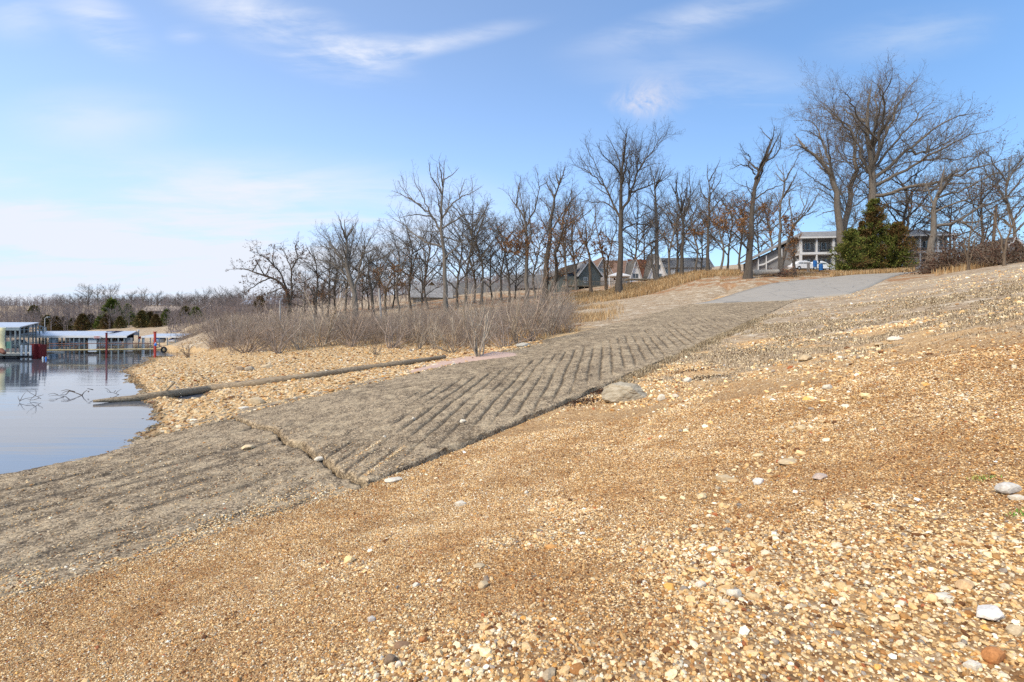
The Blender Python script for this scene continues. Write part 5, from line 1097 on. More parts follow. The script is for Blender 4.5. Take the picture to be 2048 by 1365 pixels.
MB().prism([(-5.8, 2.3), (-.01, 3.4), (-.01, 5.4), (-2.9, 4.6)], 1.2, 8.5).build("side_roof", m_shingd, gh); MB().box(-5.2, -.01, 1.6, 8, -3, 2.5).build("side_wall", m_green, gh)
gable_house("pale pinkish house with a steep brown roof and upstairs double window, behind the crooked oak", 1184, 124, 6, 5.4, 9, 2.3, 4.6, m_pink, m_shingb, 572, deck=(-.6, 5.8, 2.0), wins=[(1.9, 2.7, 3.2, 4.2), (2.8, 3.6, 3.2, 4.2)], doors=[(3.6, 4.5, .05, 2.1)])
gable_house("long low house with a broad brown roof behind the tallest middle tree", 1205, 136, 4, 15, 9, 2.4, 4.2, m_pink, m_shingb, 568, ridge='x', wins=[(1.5, 3.0, .8, 2.0), (9, 10.5, .8, 2.0)])
gable_house("small white A-frame cabin with a rust-brown roof", 1258, 112, 8, 3.0, 4.0, .4, 4.6, m_white, m_shingd, 566, wins=[(.9, 2.1, 1.0, 2.0)], over=.35)
gable_house("rust-roofed cabin joining the two white gables", 1266, 118, 6, 6.0, 5.0, 1.2, 4.2, m_white, m_shingr, 565, ridge='x', wins=[(3.4, 4.6, .3, 1.1)])
gable_house("taller white A-frame gable right of the rust-brown roof", 1295, 115, 6, 4.6, 6.0, .6, 5.6, m_white, m_shingd, 562, wins=[(1.6, 3.0, 2.6, 3.6), (1.2, 3.3, .6, 1.6)], over=.3)
gable_house("long white bungalow with a low grey roof right of the A-frames", 1322, 124, -4, 12, 8, 2.6, 2.5, m_white, m_shing, 556, ridge='x', wins=[(1.0, 2.2, .9, 1.9), (3.9, 4.9, .9, 2.0), (7.5, 8.6, .9, 1.9)], doors=[(5.6, 6.5, .1, 2.1)])
gable_house("grey low-roofed house just above the brush, left of the tall lone oak", 826, 122, 10, 9, 8, 1.6, 2.8, m_greysid, m_shing, 607, ridge='x', wins=[(1.0, 2.2, .5, 1.3)], deck=(-1, 9, 1.5))
gable_house("tan gabled house seen through the trees left of the tall lone oak", 836, 132, 20, 7, 8, 2.0, 3.4, simple("tan siding", (.36, .25, .13), .8), m_shingb, 604)
gable_house("low brown-roofed house right of the tall lone oak", 898, 134, 5, 17, 9, 1.2, 3.2, m_pink, m_shingd, 598, ridge='x')
gable_house("dark-roofed cottage glimpsed behind the grey-barked oak", 1010, 140, 0, 11, 9, 1.8, 3.6, m_greysid, m_shingd, 588, ridge='x')
gable_house("long low ranch house with a tan hipped roof on the skyline across the lake", 286, 262, 3, 16.5, 9, 2.2, 2.0, simple("ranch wall", (.10, .08, .07), .8), simple("tan shingles", (.30, .24, .19), .9), 630, ridge='x', over=.8, wins=[(2.0, 3.5, .8, 1.7)])
gable_house("small brown cottage on the skyline right of the long ranch house", 398, 232, 8, 7, 7, 2.0, 2.2, m_deck, m_shingb, 630)
gable_house("brown gabled house low among the skyline trees, left of the pale metal roof", 430, 205, 5, 8, 7, 1.6, 2.0, m_deck, m_shingb, 632, ridge='x')
gable_house("shed with a pale metal roof across the cove, left one", 484, 185, 4, 5.5, 8, 1.5, 1.4, m_deck, m_metal, 617, ridge='x')
gable_house("bigger house with a pale metal roof and blue-grey wall across the cove", 506, 178, 2, 10, 9, 2.2, 2.0, simple("blue-grey wall", (.17, .21, .23), .8), m_metal, 620, ridge='x', wins=[(1, 2.2, .6, 1.6), (4, 5.4, .5, 1.7)])
gable_house("grey gabled roof showing above the brambles at the right edge", 1992, 62, -6, 3.8, 5, 1.0, 2.1, m_greysid, m_shingd, 530, over=.4)
# white canopy on posts
cv = frame_root("canopy_tent", "white peaked canopy on posts beside the tallest middle tree", "canopy", 1236, 106, 0, z=float(W(1236, 571, 106)[2]))
ct = MB(); ct.V += [(-2.2, -1.8, 1.9), (2.2, -1.8, 1.9), (2.2, 1.8, 1.9), (-2.2, 1.8, 1.9), (0, 0, 2.75), (-2.2, -1.8, 1.7), (2.2, -1.8, 1.7), (2.2, 1.8, 1.7), (-2.2, 1.8, 1.7)]; ct.F += [(0, 1, 4), (1, 2, 4), (2, 3, 4), (3, 0, 4), (5, 6, 1, 0), (6, 7, 2, 1), (7, 8, 3, 2), (8, 5, 0, 3), (8, 7, 6, 5)]; ct.build("canopy", m_trim, cv)
for x, y in ((-2.1, -1.7), (2.1, -1.7), (-2.1, 1.7), (2.1, 1.7)): MB().box(x - .06, x + .06, y - .06, y + .06, -1, 1.72).build("post", m_trim, cv)
# weathered fence rails below the cabins
fn = frame_root("wooden_fence", "low weathered rail fence below the cabins", "fence", 1222, 98, 6, z=None); k = MB(); k.box(0, 8, -.03, .03, .75, .85); k.box(0, 8, -.03, .03, .35, .45); k.build("rail", m_ppole, fn)
for x in np.arange(0, 8.1, 2): MB().box(x - .06, x + .06, -.06, .06, -.2, 1.0).build("post", m_ppole, fn)
# picnic platform: dark sagging boards right of the canopy
pf = frame_root("wooden_platform", "dark raised timber platform below the rust-roofed cabin", "platform", 1256, 96, 5); MB().box(0, 5.2, 0, 2.2, .9, 1.08).build("deck", m_deck, pf); [MB().box(x - .07, x + .07, .1, .24, -.3, .9).build("post", m_deck, pf) for x in (.3, 2.6, 4.9)]

# ---- white car at the lodge
def car(label, px, pyb, Y, yaw, Lc=4.5):
    c = frame_root("parked_car", label, "car", px, Y, yaw, z=float(W(px, pyb, Y)[2])); wd = 1.75
    def shell(prof, y0, y1, tuck):
        b = MB(); n_ = len(prof); ys = [y0, y0 + .12, y1 - .12, y1]; ins = [tuck, 0, 0, tuck]
        for yv, q in zip(ys, ins): b.V += [(x, yv, z - q * max(0, z - .75) * .5) for x, z in prof]
        for a in range(3):
            for i in range(n_): j = (i + 1) % n_; b.F.append((a * n_ + i, (a + 1) * n_ + i, (a + 1) * n_ + j, a * n_ + j))
        b.F.append(tuple(range(n_))); b.F.append(tuple(3 * n_ + i for i in reversed(range(n_)))); return b
    shell([(0.05, .32), (0, .62), (.12, .88), (.45, .98), (.72, 1.35), (1.05, 1.50), (2.2, 1.52), (2.75, 1.36), (3.25, 1.02), (4.1, .90), (4.42, .74), (4.5, .50), (4.4, .30), (3.95, .28), (3.85, .55), (3.6, .66), (3.35, .55), (3.25, .26), (1.25, .26), (1.15, .55), (.9, .66), (.65, .55), (.55, .30)], 0, wd, .25).build("body", m_car, c, smooth=False)
    for x0, x1, x2, x3 in ((.80, 1.02, 1.62, 1.62), (1.70, 1.70, 2.62, 2.15)):
        g = MB(); g.V += [(x0, -.012, 1.02), (x1, -.004 + .02, 1.40), (x3, .016, 1.42), (x2 + (.35 if x0 > 1 else 0), -.012, 1.02), (x0, .03, 1.02), (x1, .05, 1.40), (x3, .05, 1.42), (x2 + (.35 if x0 > 1 else 0), .03, 1.02)]; g.F += [(0, 3, 2, 1), (4, 5, 6, 7), (0, 1, 5, 4), (1, 2, 6, 5), (2, 3, 7, 6), (3, 0, 4, 7)]; g.build("window", m_glass, c)
    for x in (.9, 3.6):
        for y in (.0, wd - .2):
            w1 = MB().bar((x, y, .31), (x, y + .2, .31), .31, 18).build("wheel", m_tyre, c); MB().bar((x, y - .01, .31), (x, y + .21, .31), .17, 12).build("rim", m_metal, w1)
    MB().box(-.02, .06, .1, .42, .66, .84).build("taillight", m_red, c); MB().box(4.38, 4.46, .1, .45, .60, .74).build("headlight", m_glass, c)
    return c
car("white hatchback parked in front of the lodge beside the post", 1588, 540, 83, 4)
c2 = car("white car mostly hidden behind the post, nearer the blue barrels", 1621, 540, 87, 4)
for px, py, lab in ((1642, 541, "blue plastic barrel standing on the grass by the lodge"), (1630, 534, "blue plastic barrel further back against the lodge column")):
    o = frame_root("barrel", lab, "barrel", px, 79, 0, z=float(W(px, py, 79)[2]), group="blue barrels at the lodge"); A = MB()
    for a, b_, rr in ((0, .3, .27), (.3, .36, .30), (.36, .62, .28), (.62, .68, .30), (.68, .95, .27)): A.bar((0, 0, a), (0, 0, b_), rr, 16)
    A.build("drum", m_blue, o); MB().bar((.1, 0, .95), (.1, 0, .99), .05, 8).build("cap", m_dark, o)
sp_ = frame_root("wooden_sign", "pale board sign seen from behind, between the car and the lodge columns", "sign", 1617, 78, 0, z=float(W(1617, 543, 78)[2])); MB().box(-.2, .2, -.03, .03, .3, 1.35).build("board", m_ppole, sp_); [MB().box(x - .05, x + .05, .035, .12, -.3, 1.3).build("post", m_ppole, sp_) for x in (-.13, .13)]
bp_ = frame_root("steel_post", "thin black post on the grass between the barrels and the lodge", "post", 1638, 80, 0); MB().bar((0, 0, -.2), (0, 0, 1.9), .05, 8).build("post", m_black, bp_); MB().box(-.14, .14, -.06, -.052, 1.4, 1.9).build("plate", m_black, bp_)
up = frame_root("utility_pole", "dark wooden utility pole rising from the brambles near the right edge", "utility pole", 1983, 60, 0); up.rotation_euler = (0, R(4.5), 0); MB().bar((0, 0, -.4), (0, 0, 7.0), .15, 10).build("pole", m_pole, up); MB().box(-.12, .12, -.18, .18, 7.0, 7.06).build("cap", m_pole, up); MB().bar((-.18, -.1, 5.9), (-.18, -.1, 6.5), .05, 8).build("insulator", m_black, up)
up2 = frame_root("wooden_post", "pale grey leaning post above the thicket, left of the tall lone oak", "post", 763, 70, 0); up2.rotation_euler = (0, R(-4), 0); MB().bar((0, 0, -.3), (0, 0, 4.9), .15, 10).build("pole", m_ppole, up2); MB().box(-.16, .16, -.17, .17, 4.9, 4.98).build("cap", m_ppole, up2)
up3 = frame_root("wooden_post", "short pale post among the shrubs below the rusty leaning oak", "post", 560, 66, 0); MB().bar((0, 0, -.3), (0, 0, 3.4), .09, 10).build("pole", m_ppole, up3); MB().bar((0, 0, 3.4), (0, 0, 3.46), .11, 10).build("cap", m_ppole, up3)

# ---- fallen logs
def log_obj(name, label, pts, radii, mat, seed, m=14, branches=(), sub=60):
    r_ = np.random.default_rng(seed); pts = np.array(pts, float); seg = np.linalg.norm(np.diff(pts, axis=0), axis=1); cum = np.concatenate([[0], np.cumsum(seg)]); tt = np.linspace(0, cum[-1], sub)
    Pc = np.stack([np.interp(tt, cum, pts[:, i]) for i in range(3)], 1); rr = np.interp(tt, cum, radii); base = Pc[0].copy(); P = (Pc - base)[None]; V, Fq = tubes(P, rr[None], m); V = V.reshape(sub, m, 3); c = P[0][:, None, :]
    nn = .30 * (vnoise(np.repeat(tt[:, None], m, 1) * 1.5, np.arange(m)[None] * .8 + 0 * tt[:, None], seed) - .5) + .10 * (r_.random((sub, m)) - .5); V = c + (V - c) * (1 + nn[..., None]); V = V.reshape(-1, 3)
    caps = [np.arange(m)[::-1][None], (np.arange(m) + (sub - 1) * m)[None]]
    root = empty(name, tuple(base), label, "log"); link("trunk", np_mesh("trunk", V, [Fq] + caps, mat), None, root)
    for q in branches: MB().bar(tuple(np.array(q[0]) - base), tuple(np.array(q[1]) - base), q[2], 6).build("branch_stub", mat, root)
    return root
m_log, t, b = material("weathered grey-brown log"); g = N(t, 'ShaderNodeTexCoord'); mp_ = N(t, 'ShaderNodeMapping'); L(t, g.outputs['Object'], mp_.inputs[0]); mp_.inputs['Rotation'].default_value = (0, 0, R(-38)); mp_.inputs['Scale'].default_value = (.6, 14, 14)
n_ = NOISE(t, mp_.outputs[0], 1.6, 7, .7); L(t, RAMP(t, n_, [(.32, (.085, .062, .040)), (.5, (.22, .165, .105)), (.68, (.36, .285, .19))]), b.inputs['Base Color']); b.inputs['Roughness'].default_value = .95
bp = N(t, 'ShaderNodeBump'); bp.inputs['Distance'].default_value = .02; L(t, n_, bp.inputs['Height']); L(t, bp.outputs[0], b.inputs['Normal'])
lp = []
for px, py in ((186, 803), (260, 798), (330, 789), (420, 778), (520, 766), (620, 752), (720, 738), (800, 727), (890, 714)):
    if py > 790: Y = (EYE - .05) * F / (py + 2 - CY) ; lp.append(W(px, py, Y))
    else: X, Y, z = ground_at(px, py + 5, 12); lp.append(W(px, py, Y))
lp = np.array(lp)
for i in range(len(lp)): lp[i, 2] = max(lp[i, 2], float(gz1(lp[i, 0], lp[i, 1])) + .02)
log_obj("fallen_pole", "long weathered pole log lying down the beach with its tip in the water", lp, [.05, .13, .16, .17, .16, .15, .14, .13, .10], m_log, 21, branches=[(tuple(lp[2] + [0, 0, .1]), tuple(lp[2] + [.35, .1, .5]), .035)])
def onground(px, py, dz=0): X, Y, z = ground_at(px, py, 4); return np.array([X, Y, z + dz])
l2 = [onground(1505, 552, .2), onground(1545, 549, .25), onground(1562, 548, .2)]
log_obj("fallen_log", "pale cut log lying on the grass right of the stout black-trunked oak", [W(1504, 546, 69), W(1530, 545, 69.3), W(1557, 543, 69.5)], [.38, .36, .30], BK['pale'], 22, sub=20)
log_obj("fallen_log", "bleached crooked driftwood branch on the grass below the cabins", [W(1282, 571, 88), W(1300, 566, 88), W(1318, 564, 87), W(1340, 561, 87)], [.14, .2, .16, .08], BK['pale'], 23, sub=24, branches=[(tuple(W(1300, 566, 88)), tuple(W(1312, 561, 88)), .07)])

# ---- stones that stand out, each a thing
m_rock, t, b = material("pale limestone"); g = N(t, 'ShaderNodeTexCoord'); oi = N(t, 'ShaderNodeObjectInfo')
n1 = NOISE(t, g.outputs['Object'], 3.5, 8, .68); n2 = NOISE(t, g.outputs['Object'], 14, 6, .7)
rc = RAMP(t, n1, [(.3, (.62, .56, .48)), (.5, (.85, .80, .72)), (.68, (1.1, 1.06, 1.0))]); rc = MIX(t, MR(t, n2, .55, .7, 0, .55), rc, (.45, .38, .30, 1))
L(t, MIX(t, 1.0, rc, oi.outputs['Color'], 'MULTIPLY'), b.inputs['Base Color']); b.inputs['Roughness'].default_value = .9
m_cobble = m_rock.copy(); m_cobble.name = "pale cobble"
bp = N(t, 'ShaderNodeBump'); bp.inputs['Distance'].default_value = .02; L(t, n2, bp.inputs['Height']); L(t, bp.outputs[0], b.inputs['Normal'])
def rock_mesh(seed, planes=9, sub=3, cut=(.55, .85)):
    r_ = np.random.default_rng(seed); v = (ICO3 if sub == 3 else ICO2)[0].copy()
    for k in range(planes):
        nn = r_.normal(size=3); nn /= np.linalg.norm(nn); d = r_.uniform(*cut); p = v @ nn; v = v - np.maximum(0, p - d)[:, None] * nn * .93
    v = v * (1 + .06 * (vnoise(v[:, 0] * 4 + 9, v[:, 1] * 4 + v[:, 2] * 3, seed) - .5))[:, None]; return np_mesh("rock", v, (ICO3 if sub == 3 else ICO2)[1], m_rock if sub == 3 else m_cobble, False)
RM = [rock_mesh(800 + k, sub=2) for k in range(6)]
def rock(name, label, px, py, wpx, hpx, colr, k, depth=None, rz=0, cat="rock", group=None, y0=1.5, me_=None, sink=.5, tilt=0.0):
    X, Y, z = ground_at(px, py, y0)
    s, w = sw(X, Y)
    if -8.8 < w < 0 and -12 < s < 45: z = float(slab_z(np.array([s]), np.array([w]))[0])
    wx = wpx / F * Y / 2 * 1.12; hz = hpx / F * Y / 2 * 1.15; o = link(name, me_ or RM[k], None, None, (X, Y, z + hz * (1 - sink))); o.scale = (wx, depth or wx * .7, hz); o.rotation_euler = (tilt, 0, rz); o.color = (*colr, 1)
    return tag(o, label, cat, group)
def boulder_mesh():
    r_ = np.random.default_rng(829); v = ico(5)[0]; f = ico(5)[1]
    v = v * np.where(v[:, :1] > 0, 1 - .32 * v[:, :1] * (v[:, 2:3] > 0), 1)
    for nn, d in (((-.25, -.85, .25), .55), ((.1, -.2, 1), .52), ((.75, -.45, .45), .58), ((-.95, -.1, .2), .72), ((.35, .3, .9), .60), ((.2, -.95, -.1), .60), ((-.5, .2, .85), .66), ((.9, .2, .3), .74), ((-.6, -.7, .5), .70)):
        nn = np.array(nn) / np.linalg.norm(nn); p = v @ nn; v = v - np.maximum(0, p - d)[:, None] * nn * .96
    n3 = (fbm(v[:, 0] * 3 + 5, v[:, 1] * 2 + v[:, 2] * 4, 5, 831, .6) - .5) + .5 * (fbm(v[:, 0] * 9, v[:, 1] * 5 + v[:, 2] * 11, 3, 832, .6) - .5)
    crack = np.exp(-((v[:, 2] + .25 * v[:, 0] - .12 + .15 * np.sin(v[:, 0] * 5)) / .035) ** 2) * (v[:, 1] < 0)
    v = v * (1 + .15 * n3 - .05 * crack)[:, None]; return np_mesh("boulder", v, f, m_rock, True)
big = boulder_mesh(); rock("boulder", "big pale limestone boulder against the right edge of the ramp", 1249, 800, 92, 50, (.43, .385, .30), 0, None, -.10, "boulder", me_=big, sink=.42, tilt=0)
WH, TN, BN, GY, OR = (.66, .62, .54), (.52, .42, .28), (.16, .10, .065), (.40, .37, .34), (.45, .20, .07)
SL = [("slab_stone", "flat pale slab of stone on the beach just above the crack in the ramp", 511, 811, 36, 20, TN, 1), ("stone", "flat grey stone at the left corner of the broken slab", 487, 818, 24, 5, WH, 2),
      ("driftwood_chip", "pale split wood chip lying on the sunken slab", 494, 912, 26, 9, (.72, .58, .38), 3), ("stone", "white stone at the right corner of the crack, on the gravel", 786, 966, 34, 9, WH, 4),
      ("stone", "white chalky stone on the sunken slab left of the crack corner", 640, 965, 22, 9, WH, 0), ("stone", "white lumpy stone in the middle of the gravel slope", 921, 1012, 24, 13, WH, 1), ("stone", "small white angular stone right of the white lumpy one", 1052, 991, 9, 7, WH, 2),
      ("stone", "large brown rounded cobble near the bottom edge", 779, 1332, 28, 22, (.22, .16, .11), 3), ("stone", "flat brown cobble just above the rounded brown one", 803, 1296, 30, 16, (.24, .15, .09), 4), ("stone", "orange-brown stone right of the flat brown cobble", 847, 1289, 17, 12, OR, 5),
      ("stone", "white and grey pebble right of the large brown cobble", 798, 1336, 16, 13, WH, 0), ("stone", "grey angular stone lying alone left of the brown cobbles", 743, 1247, 17, 15, (.50, .48, .46), 1), ("stone", "white stone above the grey angular one", 831, 1174, 15, 10, WH, 2),
      ("stone", "long tan stone on the mid slope right of centre", 957, 1135, 28, 8, TN, 3), ("stone", "tan oval stone at the edge of the coarse pebbles", 966, 1177, 20, 18, TN, 4), ("stone", "big white quartz cobble with a yellow end near the right edge", 1983, 1243, 60, 26, (.78, .77, .76), 5),
      ("stone", "orange jagged stone in the lower right corner", 1990, 1330, 44, 30, OR, 0), ("stone", "white stone between the quartz cobble and the corner", 1945, 1345, 34, 20, WH, 1), ("stone", "pale cobble beside the quartz cobble, nearer the edge", 2030, 1268, 36, 20, TN, 2),
      ("stone", "tan cobble in the coarse pebbles above the quartz cobble", 1930, 1183, 38, 20, (.60, .42, .24), 3), ("stone", "white flat stone left of the tan cobble", 1885, 1200, 34, 13, WH, 4), ("stone", "pale rounded stone in the left arm of coarse pebbles", 1470, 1198, 30, 20, WH, 5),
      ("stone", "flat white stone at the left of the coarse pebble arm", 1403, 1174, 24, 13, WH, 0), ("stone", "tan block in the upper stony gully", 1450, 968, 34, 18, TN, 1), ("stone", "white block right of the tan block in the gully", 1516, 969, 28, 14, (.66, .65, .62), 2), ("stone", "long pink-grey stone right of the white block", 1640, 961, 32, 13, (.48, .40, .36), 3),
      ("stone", "broad tan stone half sunk above the gully blocks", 1578, 930, 42, 13, TN, 4), ("stone", "pale stone standing alone right of the boulder on the slope", 1656, 782, 19, 14, WH, 5), ("stone", "white stone nearest the boulder's right side", 1324, 803, 18, 15, WH, 0), ("stone", "white round stone right of the boulder cluster", 1350, 797, 13, 10, WH, 1),
      ("stone", "white stone with dark turf beside it, right of the ramp", 1374, 765, 20, 12, WH, 2), ("stone", "tall pale stone up the slope among the turf", 1610, 725, 30, 14, TN, 3), ("stone", "flat white stone in the turf band on the right", 1790, 682, 34, 12, WH, 4), ("stone", "pale stone in the turf band left of the flat white one", 1758, 692, 22, 8, TN, 5),
      ("stone", "grey slab at the right edge of the frame", 2020, 985, 44, 22, (.56, .55, .53), 0), ("stone", "large white stone at the right edge under the grey slab", 2036, 1003, 30, 14, WH, 1), ("stone", "flat pale stone on the ramp's upper left edge", 1044, 694, 34, 10, (.52, .49, .42), 2), ("stone", "small white stone on the grooved slab, left of the boulder", 826, 852, 8, 6, WH, 3), ("stone", "white stone on the grooved slab below the groove ends", 925, 861, 12, 9, WH, 4), ("stone", "tiny white stone in a groove near the crack", 769, 897, 7, 6, WH, 5),
      ("stone", "long grey stone in the rock pile on the beach", 500, 742, 20, 10, (.42, .36, .28), 0), ("stone", "left stone of the rock pile on the beach", 479, 742, 18, 12, (.34, .26, .18), 1), ("stone", "pale flat stone of the rock pile on the beach", 533, 737, 26, 10, TN, 2), ("stone", "dark cobble standing in the shallows off the sunken slab", 285, 844, 10, 7, (.15, .12, .10), 3), ("stone", "second dark cobble in the shallows, nearer the log", 283, 829, 8, 4, (.15, .12, .10), 4), ("stone", "flat rust-coloured stone at the waterline beneath the log", 303, 809, 16, 6, (.32, .18, .10), 5), ("stone", "wet flat stone just off the point of the log", 290, 816, 18, 4, (.16, .12, .10), 0), ("stone", "small brown stone in the water off the gravel point", 243, 757, 6, 3, (.20, .15, .11), 1)]
for i, (nm, lab, px, py, wp, hp, c_, k) in enumerate(SL): rock(nm, lab, px, py, wp, hp, c_, k, rz=float(r_.uniform(-.4, .4)), cat="driftwood" if nm == "driftwood_chip" else "stone", group=None)
# pink sand patch washed onto the ramp's left edge
pts = [(800, 746), (840, 736), (875, 725), (905, 718), (950, 712), (1000, 709), (1036, 712), (1045, 717), (1010, 722), (960, 728), (900, 738), (850, 747), (812, 751)]
rg = [];
for px, py in pts:
    X, Y, z = ground_at(px, py, 6); rg.append((X, Y))
rg = np.array(rg); cen = rg.mean(0); rings = []
for f_ in (1.0, .8, .6, .4, .2, .02): rings.append(cen + (rg - cen) * f_)
Vv = []; 
for f_, q in zip((0, 1, 2, 3, 4, 5), rings):
    k = 6; qq = np.concatenate([q, q[:1]]); dd = np.concatenate([qq[:-1] + (qq[1:] - qq[:-1]) * (j / k) for j in range(k)]).reshape(k, -1, 2).transpose(1, 0, 2).reshape(-1, 2); s, w = sw(dd[:, 0], dd[:, 1])
    dd = dd + (.10 * (vnoise(dd[:, 0] * 4, dd[:, 1] * 4, 7)[:, None] - .5) if f_ == 0 else 0); gz_ = ground_z(dd[:, 0], dd[:, 1]); zz = np.where((w > -9.2) & (s > 0), np.maximum(slab_z(s, w), gz_), gz_); Vv.append(np.concatenate([dd, (zz + (-.03 if f_ == 0 else .035 + .02 * vnoise(dd[:, 0] * 3, dd[:, 1] * 3, 8)))[:, None]], 1))
m_ = len(Vv[0]); Vv = np.concatenate(Vv); Iq = np.arange(6 * m_).reshape(6, m_); nx = np.roll(Iq, -1, 1); q = np.stack([Iq[:-1], nx[:-1], nx[1:], Iq[1:]], -1).reshape(-1, 4)
tag(link("pink_sand", np_mesh("pink_sand", Vv, q, simple("pink granite sand", (.46, .32, .25), .9, var=.25, scale=40, bump=.5))), "patch of pale pink sand washed onto the ramp's left edge", "sand", kind="stuff")
# drowned branches in the shallows
def twigs(name, label, segs, px0, cat="branch", rr=.012):
    b0 = None; A = Acc()
    for s in segs:
        pts = []
        for px, py in s: Y = EYE * F / (800 - CY) if False else None; pts.append((px, py))
        Yb = (EYE - .0) * F / (px0[1] - CY); P3 = np.array([W(px, py, Yb) for px, py in pts])
        P3[:, 1] += np.linspace(0, .25, len(P3)) * (1 if s[0][0] % 2 else -1)
        if b0 is None: b0 = P3[0].copy(); b0[2] = 0
        K = 6; seg = np.concatenate([[0], np.cumsum(np.linalg.norm(np.diff(P3, axis=0), axis=1))]); tt = np.linspace(0, seg[-1], K + 1); Q = np.stack([np.interp(tt, seg, P3[:, i]) for i in range(3)], 1) - b0; A.add(*tubes(Q[None], np.linspace(rr, rr * .35, K + 1)[None], 5))
    o = link(name, np_mesh(name, *A.get(), m_pole), None, None, tuple(b0)); return tag(o, label, cat, "drowned branches in the shallows")
twigs("dead_branch", "broken stub of dark branch sticking from the water near the log's tip", [[(164, 791), (172, 785), (184, 779)], [(176, 783), (183, 782), (186, 784)], [(164, 791), (150, 784), (140, 781), (134, 786)], [(150, 784), (138, 779), (132, 781)], [(140, 781), (136, 790), (131, 788)], [(186, 780), (184, 776)]], (0, 791), rr=.022)
twigs("dead_branch", "fan of thin twigs rising from the water, second from the left", [[(82, 798), (72, 790), (66, 784), (64, 778)], [(72, 790), (78, 780), (74, 776)], [(76, 793), (90, 790), (98, 788)], [(78, 797), (70, 800), (66, 797)], [(72, 790), (68, 797), (70, 804)]], (0, 802))
twigs("dead_branch", "leftmost few twigs poking out of the water", [[(39, 804), (40, 792), (39, 787)], [(39, 801), (30, 797), (24, 794)], [(39, 802), (46, 798), (60, 796)]], (0, 805))
twigs("dead_branch", "small curled twigs in the water just above the log", [[(238, 790), (228, 785), (220, 784), (223, 778)], [(228, 785), (236, 780), (240, 783)], [(232, 787), (240, 782), (252, 777)], [(222, 786), (220, 778), (218, 775)]], (0, 790))
twigs("dead_branch", "low twig between the fan and the broken stub", [[(128, 793), (116, 790), (108, 791)], [(116, 790), (112, 786), (106, 788)]], (0, 794))

# fallen leaves caught along the slab and by the boulder
LL = []
for px, py, n, sx, sy in ((1150, 806, 900, .55, .16), (1196, 786, 500, .25, .12), (1405, 757, 500, .30, .14), (1375, 742, 300, .5, .2), (1290, 742, 300, .3, .15), (1155, 652, 200, .2, .15), (1500, 706, 300, .8, .2), (1640, 664, 400, 1.5, .4), (940, 720, 150, .3, .1), (1072, 690, 260, .5, .15)):
    X, Y, z = ground_at(px, py, 6); a = r_.normal(size=(n, 2)) * [sx, sy * 2]; XX, YY = X + a[:, 0], Y + a[:, 1]; s_, w_ = sw(XX, YY); k_ = (w_ > .02) | (w_ < -8.9); XX, YY = XX[k_], YY[k_]
    LL.append(leaf_quads(np.stack([XX, YY, ground_z(XX, YY) + .015], 1), .022 + .0007 * Y, r_, np.array([(.05, .028, .018), (.09, .045, .025), (.14, .065, .03), (.035, .025, .02)]) if px != 1155 else LEAFC * 1.3))
Vs, Fs, Cs, b0 = [], [], [], 0
for V, Fq, Cc in LL: Vs.append(V); Fs.append(Fq + b0); Cs.append(Cc); b0 += len(V)
tag(link("leaf_litter", np_mesh("leaf_litter", np.concatenate(Vs), np.concatenate(Fs), m_leaf, False, np.concatenate(Cs))), "dark fallen leaves caught along the ramp edge and around the boulder", "leaf litter", kind="stuff")
# ---------------------------------------------------------------- marina
def wx(px, Y): return (px - CX) / F * Y
def wz(py, Y): return EYE + (CY - py) / F * Y
def root_at(name, label, cat, X, Y, Z=0.0, group=None): return empty(name, (X, Y, Z), label, cat, group)
class Wm(MB):                                           # boxes given in world coordinates relative to a root
    def __init__(s, root): super().__init__(); s.o = np.array(root.location)
    def wbox(s, x0, x1, y0, y1, z0, z1): o = s.o; return s.box(min(x0, x1) - o[0], max(x0, x1) - o[0], y0 - o[1], y1 - o[1], z0 - o[2], z1 - o[2])
    def wbar(s, p, q, r, m=6): return s.bar(tuple(np.array(p) - s.o), tuple(np.array(q) - s.o), r, m)
    def wquad(s, pts, th):
        pts = [np.array(p) - s.o for p in pts]; b0 = len(s.V); s.V += [tuple(p) for p in pts] + [tuple(p - [0, 0, th]) for p in pts]; s.F += [tuple(range(b0, b0 + 4)), tuple(b0 + 4 + i for i in (3, 2, 1, 0))] + [(b0 + i, b0 + 4 + i, b0 + 4 + (i + 1) % 4, b0 + (i + 1) % 4) for i in range(4)]; return s
# tall covered dock, far left
YA0, YA1 = 50.0, 62.0; xg = wx(40, YA0)
dA_ = root_at("covered_dock", "tall covered boat dock with a pale metal roof and open steel gable, far left", "dock", xg, YA0)
eave, ridge = wz(654, YA0), wz(645, (YA0 + YA1) / 2); xl = wx(-260, YA0); xr = wx(78, (YA0 + YA1) / 2); xe = wx(93, YA1) 
Wm(dA_).wquad([(xl, YA0, eave), (xg, YA0, eave), (xr, (YA0 + YA1) / 2, ridge), (xl, (YA0 + YA1) / 2, ridge)], .09).build("roof", m_metal, dA_)
Wm(dA_).wquad([(xl, (YA0 + YA1) / 2 + .01, ridge), (xr, (YA0 + YA1) / 2 + .01, ridge), (xe - 1.2, YA1, eave), (xl, YA1, eave)], .09).build("roof", m_metal, dA_)
Wm(dA_).wbox(xl, xg, YA0 - .06, YA0 + .06, eave - .36, eave - .12).build("eave_beam", m_steel, dA_)
bk = Wm(dA_); bk.wbox(xl, wx(58, YA1), YA1 - .2, YA1, eave - 1.3, eave - .1); bk.build("back_truss_panel", m_dark, dA_)
